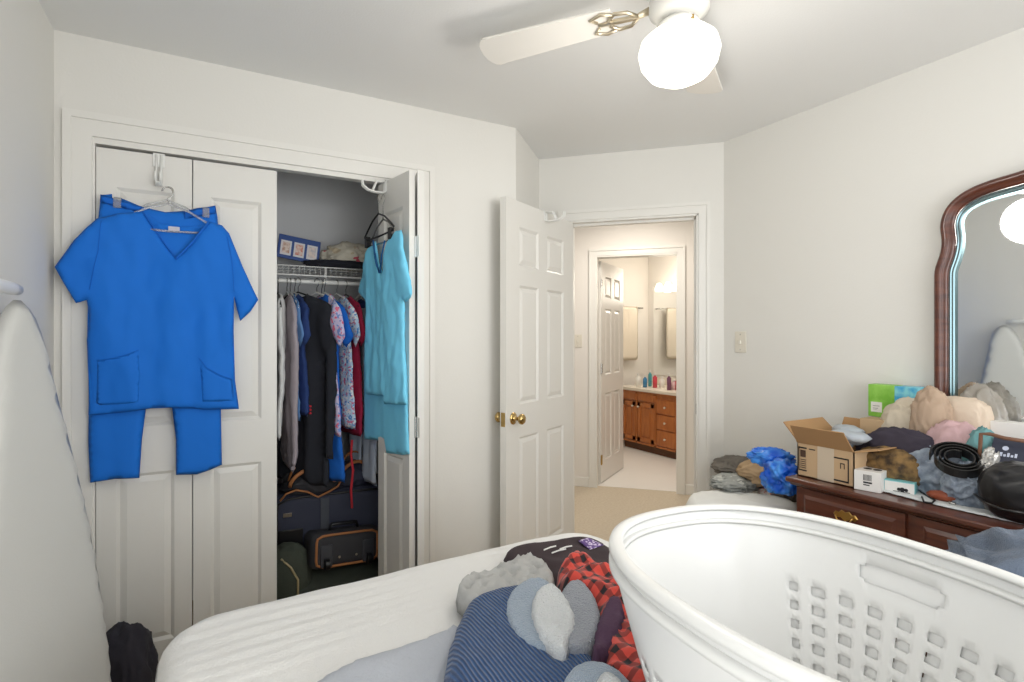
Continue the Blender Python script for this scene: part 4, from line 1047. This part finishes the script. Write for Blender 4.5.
flap([(0, 0, H_), (L_, 0, H_)], (0, -.055, .075)).build('flap', M['card_in'], cb)
flap([(0, 0, H_), (0, W_, H_)], (-.07, 0, .07)).build('flap', M['card_in'], cb)
flap([(0, W_, H_), (L_, W_, H_)], (0, .03, .08)).build('flap', M['card_in'], cb)
flap([(L_, 0, H_), (L_, W_, H_)], (.08, 0, .02)).build('flap', M['card_in'], cb)
B(.085, .15, -.0012, 0, .002, H_-.002).build('tape', mat('beige_tape', (206, 190, 168), .35), cb)
def pr(name, x0, x1, z0, z1, m, d=.0016): return B(x0, x1, -d, 0, z0, z1).build(name, m, cb)
m = MB()
for a in ((.006, .040, .112, .118), (.006, .040, .022, .027), (.006, .009, .022, .118), (.050, .075, .112, .116)): m.box(a[0], a[1], -.0016, 0, a[2], a[3])
m.build('printed_frame', M['ink'], cb)
m = MB().box(.014, .036, -.0018, 0, .078, .106)
for k in range(5): m.box(.013, .038, -.0018, 0, .034+k*.008, .037+k*.008)
m.build('printed_label', mat('brown_print', (74, 52, 40), .7), cb)
m = MB()
for a in ((.150, .205, .098, .103), (.150, .205, .012, .018), (.202, .206, .012, .103), (.174, .190, .080, .083), (.174, .176, .062, .083), (.188, .190, .062, .083)): m.box(a[0], a[1], -.0016, 0, a[2], a[3])
m.build('printed_frame', M['ink'], cb)
# padded packets in the box
pk_m = mat('pale_blue_packet', (178, 186, 194), .6, .2, 80); 
for i, (dx, dy, zz, rot) in enumerate(((.10, .12, .105, .3), (.13, .17, .125, -.4), (.09, .20, .150, .9), (.15, .10, .145, 1.5))):
    mb = MB(); c = (2.095+dy, 1.39-dx)
    sx, sy = .075, .05
    pol = [(c[0]+a*cos(rot)-b*sin(rot), c[1]+a*sin(rot)+b*cos(rot)) for a, b in ((-sx, -sy), (sx, -sy), (sx, sy), (-sx, sy))]
    pillow(mb, pol, .018, fz(DZ+zz+.025), .012, .03, crumple(.006, 14, i*5), rnd=1)
    tag(mb.build('packet', pk_m, smooth=True), ['pale blue padded packet lowest in the cardboard box', 'pale packet on the lower packets in the cardboard box', 'pale packet rising at the back of the cardboard box', 'topmost pale packet near the front flap of the cardboard box'][i], 'packet')
# white carton with black print
c = pz(854, 489)
wc_ = cbox('white_carton', 'small white carton with black print in front of the cardboard box', 'box', (c.x, c.y), R(-78), .085, .13, .072, M['white_paper'])
m = MB()
for k in range(7): m.box(.030+k*.004, .032+k*.004, -.0006, 0, .038, .060)
m.box(.030, .058, -.0006, 0, .028, .034).box(.030, .050, -.0006, 0, .020, .024).build('bar_label', M['ink'], wc_)
MB().lathe([(.001, 0), (.014, 0), (.014, .0006), (.001, .0006)], c=(.030, .05, .0722), n=16).lathe([(.001, 0), (.014, 0), (.014, .0006), (.001, .0006)], c=(.062, .05, .0722), n=16).box(.02, .075, .078, .09, .072, .0726).box(-.0, .085, .10, .118, .072, .0726).build('top_print', M['ink'], wc_)
# teal and white carton
c = pz(884, 492)
tcn = cbox('teal_carton', 'low teal and white carton with a dark emblem near the dresser edge', 'box', (c.x, c.y), R(-74), .092, .075, .046, mat('teal_card', (128, 196, 200), .5))
B(.002, .090, -.0008, 0, .003, .043).build('front_label', M['white_paper'], tcn)
m = MB()
for x, r_ in ((.045, .006), (.055, .008), (.066, .006)): m.lathe([(.001, 0), (r_, 0), (r_, .0008), (.001, .0008)], c=(x, -.0017, .018), ax='y', n=12)
m.box(.028, .078, -.0016, -.0008, .009, .011).build('emblem', M['ink'], tcn)
# white cloth runner on the top
mb = MB(); pillow(mb, [(pz(a, b).x, pz(a, b).y) for a, b in ((862, 487), (925, 504), (1000, 521), (1060, 534), (1060, 505), (990, 490), (900, 470))], .004, fz(DZ+.0045), .014, .01, crumple(.001, 8, 3), rnd=1)
tag(mb.build('table_runner', mat('white_linen', (214, 218, 218), .9, .2, 200), smooth=True), 'white cloth runner along the dresser top under the clutter', 'cloth')

def blob(name, label, cat, px, py, z0, r, m, amp=.3, fr=2.2, seed=0, rot=0, sq=1, ridge=True, sub=5, h=0):
    p = onZ(px, py, z0+r[2]*.8+h)
    mb = MB(); heap(mb, (p.x, p.y, z0+r[2]*.85), r, amp, fr, seed, sub, z0, rot, ridge, sq)
    o = mb.build(name, m, smooth=True); tag(o, label, cat)
    o.location = (p.x, p.y, z0); o.data.transform(Matrix.Translation((-p.x, -p.y, -z0)))
    return o
T = DZ+.008
film = voro('grey_film', (112, 126, 142), [(164, 178, 190), (70, 82, 100)], 38, .42, .25)
def mound(name, label, cat, px0, px1, pyt, X, rx, m, amp=.25, fr=1.6, seed=0, sq=1, zb=T, py=None):
    """lump resting at zb whose left and right sides fall on px0 and px1 and whose top is at pyt"""
    a, b_ = onX(px0, pyt, X), onX(px1, pyt, X); c = onX((px0+px1)/2, pyt, X); zt = c.z
    mb = MB(); heap(mb, (X, (a.y+b_.y)/2, (zb+zt)/2), (rx, abs(a.y-b_.y)/2*1.05, (zt-zb)/2*1.04), amp, fr, seed, 5, zb, 0, True, sq)
    o = mb.build(name, m, smooth=True); tag(o, label, cat)
    o.location = (X, c.y, zb); o.data.transform(Matrix.Translation((-X, -c.y, -zb)))
    return o
def zz_(py, px, X): return onX(px, py, X).z
fb = thing('added_flat_box', 'added flat brown box propping up the bags before the mirror', 'box', (2.30, onX(905, 430, 2.4).y, T), -pi/2)  # box added as a support for the bags above
B(0, .30, .02, .17, 0, .10).build('carton', M['card'], fb, bevel=.002)
TB = T+.101
mound('cloth_bag', 'cream cloth bag heaped behind the cardboard box near the mirror', 'bag', 884, 940, 404, 2.41, .06, mat('cream_canvas', (214, 202, 182), .9, .15, 200), .26, 1.6, 12, zb=TB-.05)
mound('tan_purse', 'pale tan quilted pouch leaning on the mirror bottom', 'pouch', 938, 990, 400, 2.42, .05, mat('pale_tan_cloth', (216, 198, 178), .85, .1, 100), .2, 1.4, 16, sq=.6, zb=TB)
mound('cellophane_bag', 'clear crinkled cellophane bag in front of the mirror glass', 'plastic bag', 958, 1004, 391, 2.455, .03, mat('cellophane', (206, 200, 190), .2, trans=.5), .26, 1.8, 20, zb=TB)
mound('paper_bag', 'crumpled brown paper bag on top of the dresser pile', 'paper bag', 913, 950, 393, 2.345, .04, mat('brown_paper', (180, 156, 134), .75, .1, 60), .26, 2.0, 14, zb=TB)
mound('pink_tissue', 'dusty pink tissue bundle beneath the brown paper bag', 'tissue', 926, 988, 428, 2.30, .045, mat('dusty_pink', (200, 166, 168), .8), .26, 2.0, 18)
mound('plum_scarf', 'dark plum scarf folded behind the white carton on the dresser', 'scarf', 864, 944, 434, 2.27, .05, mat('dark_plum_cloth', (58, 52, 64), .9), .26, 1.8, 8)
mound('gold_scarf', 'ochre patterned scarf under the dark folds on the dresser', 'scarf', 860, 918, 450, 2.215, .04, mat('ochre_print', (140, 110, 66), .8, rgb2=(70, 56, 42), cscale=30), .26, 2, 10)
mound('teal_cloth', 'teal cloth scrap beneath the pink tissue on the dresser', 'cloth', 966, 1002, 434, 2.27, .04, mat('teal_cloth', (110, 156, 158), .9), .26, 2.0, 22)
mound('red_pouch', 'dusky red pouch beneath the navy booklet', 'pouch', 986, 1040, 458, 2.24, .04, mat('dusky_red', (150, 76, 82), .8), .2, 1.6, 28)
film = mat('bag_film', (120, 132, 148), .22, .5, 40, rgb2=(160, 172, 186), cscale=22)
mound('plastic_bag', 'crumpled grey plastic bag behind the teal carton on the dresser', 'plastic bag', 903, 962, 454, 2.25, .04, film, .55, 2.2, 4)
mound('clear_wrapper', 'shiny blue grey wrapper under the coiled belt', 'wrapper', 948, 990, 468, 2.20, .045, film, .5, 2.4, 24)
mound('silver_wrapper', 'silver foil wrapper between coiled belt and black bag', 'wrapper', 980, 1004, 458, 2.20, .025, mat('silver_foil', (196, 194, 190), .25, metal=.5), .5, 2.2, 26)
p = pz(943, 503); mb = MB(); heap(mb, (p.x, p.y, T+.015), (.02, .045, .016), .15, 1.6, 30, 4, T)
tag(mb.build('brown_pouch', mat('chestnut_leather', (142, 70, 44), .4), smooth=True), 'small orange brown leather pouch near the dresser edge', 'pouch')
# green and blue carton standing behind
p = onX(872, 400, 2.47)
gb = thing('tissue_carton', 'green and blue carton standing on the pile beside the mirror', 'box', (2.44, p.y, onX(870, 416, 2.44).z), -pi/2)
wd2 = onX(872, 400, 2.44).y-onX(923, 400, 2.44).y
hh = onX(872, 384, 2.44).z-onX(872, 416, 2.44).z
B(0, wd2*.54, 0, .07, 0, hh).build('carton', mat('lime_green_card', (122, 186, 60), .45, rgb2=(150, 206, 90), cscale=20), gb, bevel=.002)
B(wd2*.54, wd2, 0, .07, .002, hh-.001).build('blue_side', mat('sky_blue_card', (40, 160, 214), .45, rgb2=(140, 214, 224), cscale=25), gb, bevel=.002)
m = B(.012, .055, -.001, 0, .02, .062).build('white_label', M['white_paper'], gb)
MB().box(.02, .04, -.0016, -.0008, .035, .037).box(.02, .046, -.0016, -.0008, .045, .047).box(.02, .036, -.0016, -.0008, .03, .031).build('print', mat('grey_print', (120, 130, 120), .6), gb)
B(.10, .12, -.001, 0, .02, .07).build('dark_green_mark', mat('dark_green_print', (60, 130, 60), .5), gb)
# an under-support: plain box added to carry the carton
st = thing('added_support_box', 'added plain brown box behind the cardboard box carrying the green carton', 'box', (2.36, p.y+.02, DZ+.001), -pi/2)
B(.03, .23, 0, .09, 0, onX(870, 416, 2.44).z-DZ-.003).build('carton', M['card'], st, bevel=.002)
# coiled belt
p = onX(958, 464, 2.185)
blt = thing('coiled_belt', 'black stitched leather belt coiled on top of the wrappers', 'belt', (p.x, p.y, p.z))
m = MB(); pts = []
for i in range(110):
    a = i*2*pi*3.3/109; r_ = .026+.038*i/109; pts.append((r_*cos(a), r_*sin(a)*1.15, a))
def ribbon(pts, w, t, xf):
    mb = MB(); vs = []; n = len(pts)
    for i, (x, y, a) in enumerate(pts):
        L2 = math.hypot(x, y); nx, ny = x/L2, y/L2
        vs += [(x, y, 0), (x, y, w), (x+nx*t, y+ny*t, w), (x+nx*t, y+ny*t, 0)]
    fs = [(i*4+k, i*4+(k+1) % 4, i*4+4+(k+1) % 4, i*4+4+k) for i in range(n-1) for k in range(4)]+[(0, 1, 2, 3), (n*4-4, n*4-3, n*4-2, n*4-1)]
    mb.add(vs, fs); return mb
bx_ = Matrix.Rotation(R(-38), 4, 'X') if False else Matrix.Rotation(R(24), 4, 'Y') @ Matrix.Rotation(R(-28), 4, 'X')
BTX = Matrix.Rotation(R(-34), 4, 'Y') @ Matrix.Rotation(R(14), 4, 'X')
ribbon(pts, .036, .0045, None).build('strap', mat('black_leather', (24, 22, 22), .35), blt, xf=BTX)
MB().tube([(x*1.045, y*1.045, .033) for x, y, a in pts[::1]][70:], .0011, 5).build('stitching', mat('gold_thread', (170, 150, 100), .5), blt, xf=BTX)
# black bag at the right edge
bb_ = mound('black_handbag', 'black leather handbag lying at the right end of the dresser clutter', 'handbag', 984, 1064, 466, 2.14, .065, mat('black_leather_bag', (20, 19, 22), .4), .14, 1.3, 33, sq=.85)
m = MB(); pts = [onZ(a, b, T+.05) for a, b in ((976, 478), (972, 492), (985, 503), (1004, 510), (1024, 513))]
m.tube(pts, .004, 6).build('strap', mat('black_leather', (24, 22, 22), .35), bb_, world=True, smooth=True)
# navy booklet
p0 = onX(988, 466, 2.19)
bkt = thing('booklet', 'navy booklet with pale lettering resting on the black handbag', 'book', (p0.x, p0.y, p0.z), R(-84))
xfb = Matrix.Rotation(R(52), 4, 'X')
B(0, .16, 0, .105, 0, .008).build('cover', mat('navy_card', (40, 44, 62), .5), bkt, xfb and None, bevel=.001, xf=xfb)
m = MB()
for k in range(6): m.box(.015+k*.009, .021+k*.009, .038, .046+(k % 2)*.006, .008, .0088)
m.lathe([(.001, .008), (.008, .008), (.008, .0088), (.001, .0088)], c=(.035, .068, 0), n=12)
m.build('lettering', mat('pale_print', (190, 196, 214), .5), bkt, xf=xfb)
# brown strap standing up
pts = [onX(a, b, 2.21) for a, b in ((979, 468), (980, 450), (981, 434), (990, 434), (1004, 438), (1030, 442))]
tag(MB().tube(pts, .006, 8, flat=.5).build('leather_handle', mat('brown_leather', (120, 84, 64), .5), smooth=True), 'thin brown leather strap arching over the clutter behind the booklet', 'strap')
# black cable and sunglasses on the front
pts = [onZ(a, b, T+.004) for a, b in ((922, 497), (924, 502), (932, 503), (935, 500), (929, 497), (921, 492))]
tag(MB().tube(pts, .003, 6).build('black_cable', blk, smooth=True), 'black loop of cable hanging near the dresser front edge', 'cable')
pts = [onZ(a, b, T+.005) for a, b in ((946, 495), (950, 503), (956, 504))]
tag(MB().tube(pts, .004, 8).build('nail_clipper', M['chrome'], smooth=True), 'small silver clipper lying on the white runner', 'clipper')
pts = [onZ(a, b, T+.008) for a, b in ((952, 492), (966, 496), (980, 501), (992, 508))]
tag(MB().tube(pts, .005, 6).build('dark_pen', blk, smooth=True), 'dark pen lying diagonally below the black handbag', 'pen')
# white box in front of the mirror
p = onX(990, 420, 2.40)
q_ = onX(1024, 420, 2.40)
wbx = thing('white_box', 'plain white box standing at the right before the mirror', 'box', (2.40, p.y, DZ+.001), -pi/2)
B(0, .22, 0, .06, 0, onX(990, 421, 2.40).z-DZ).build('carton', M['white_paper'], wbx, bevel=.002)

# ------------------------------------------------------------------ clothes left of the dresser
cz = .52
ch = thing('storage_bench', 'low white chest beside the dresser, draped in white cloth', 'chest', (2.25, 1.73, 0))
B(2.0, 2.525, 1.43, 1.95, .001, cz-.06).build('chest_body', M['white_paper'], ch, world=True, bevel=.01)
mb = MB(); pillow(mb, [(onZ(a, b, cz+.06).x, onZ(a, b, cz+.06).y) for a, b in ((683, 497), (690, 488), (712, 486), (745, 488), (782, 494), (800, 498), (800, 512), (760, 512), (715, 506), (690, 504))]+[], .05, fz(cz), .02, .06, crumple(.012, 6, 4), rnd=1)
xs_ = [v[0] for v in mb.v]; 
tag(mb.build('white_cloth', mat('white_cotton_sheet', (226, 226, 222), .9, .1, 150), smooth=True), 'white cloth draped over the chest beside the dresser', 'cloth')
Z2 = cz+.045
blob('grey_jacket', 'grey brown jacket on the clothes pile left of the dresser', 'jacket', 738, 467, Z2+.03, (.13, .11, .045), mat('taupe_fleece', (118, 112, 104), .95, .2, 150), .35, 1.9, 41, rot=.4)
blob('camouflage_shirt', 'pale grey patterned shirt hanging over the front of the pile', 'shirt', 738, 482, Z2+.0, (.15, .10, .035), voro('pale_grey_print', (160, 162, 158), [(190, 192, 186), (132, 134, 130)], 22, .42), .35, 1.9, 43, rot=.2)
blob('beige_sweater', 'beige sweater between the grey jacket and blue bag', 'sweater', 764, 474, Z2+.03, (.11, .11, .06), mat('camel_knit', (188, 160, 126), .95, .2, 150), .3, 1.8, 45)
blob('brown_trousers', 'dark taupe garment against the dresser end under the blue bag', 'clothing', 787, 484, Z2-.005, (.075, .09, .085), mat('dark_taupe', (92, 82, 72), .95, .2, 150), .3, 2, 47)
blob('checked_shirt', 'small red and white checked cloth at the front of the pile', 'cloth', 771, 493, Z2-.01, (.05, .05, .022), voro('red_check', (196, 186, 180), [(190, 130, 120)], 70, .45), .3, 2, 49)
blue_f = mat('blue_film', (14, 92, 214), .25, .3, 40, rgb2=(70, 150, 236), cscale=14)
p = onX(782, 470, 2.16)
bpg = thing('blue_plastic_bag', 'bright blue plastic bag on the clothes beside the cardboard box', 'plastic bag', (p.x, p.y, Z2+.115))
mb = MB(); heap(mb, (0, .005, .045), (.055, .066, .065), .5, 2.0, 51, 5, -.02); heap(mb, (.03, .075, .115), (.04, .075, .035), .5, 1.8, 57, 5, None, .5)
mb.build('bag_film', blue_f, bpg, smooth=True)

# ------------------------------------------------------------------ towel heap on an added hamper in front of the dresser
hm_ = thing('added_hamper', 'added white fabric hamper under the towel, standing between the bed and the dresser', 'hamper', (1.755, .50, 0))  # unseen prop, added only to hold the towel up
MB().lathe([(.001, .001), (.19, .001), (.20, .02), (.215, .66), (.205, .66), (.19, .03), (.001, .03)], n=40).build('added_hamper_body', mat('added_hamper_canvas', (206, 206, 204), .9, .2, 200), hm_, smooth=True)
MB().lathe([(.214, .645), (.222, .65), (.222, .665), (.204, .665), (.204, .65)], n=40).build('added_hamper_rim', M['white_pl'], hm_, smooth=True)
mb = MB(); heap(mb, (1.79, .54, .685), (.17, .17, .125), .45, 1.9, 61, 5, .42)
tag(mb.build('grey_towel', mat('slate_terry', (104, 116, 134), .98, .6, 300, sheen=.2), smooth=True), 'slate grey towel heaped above the basket in front of the dresser', 'towel')
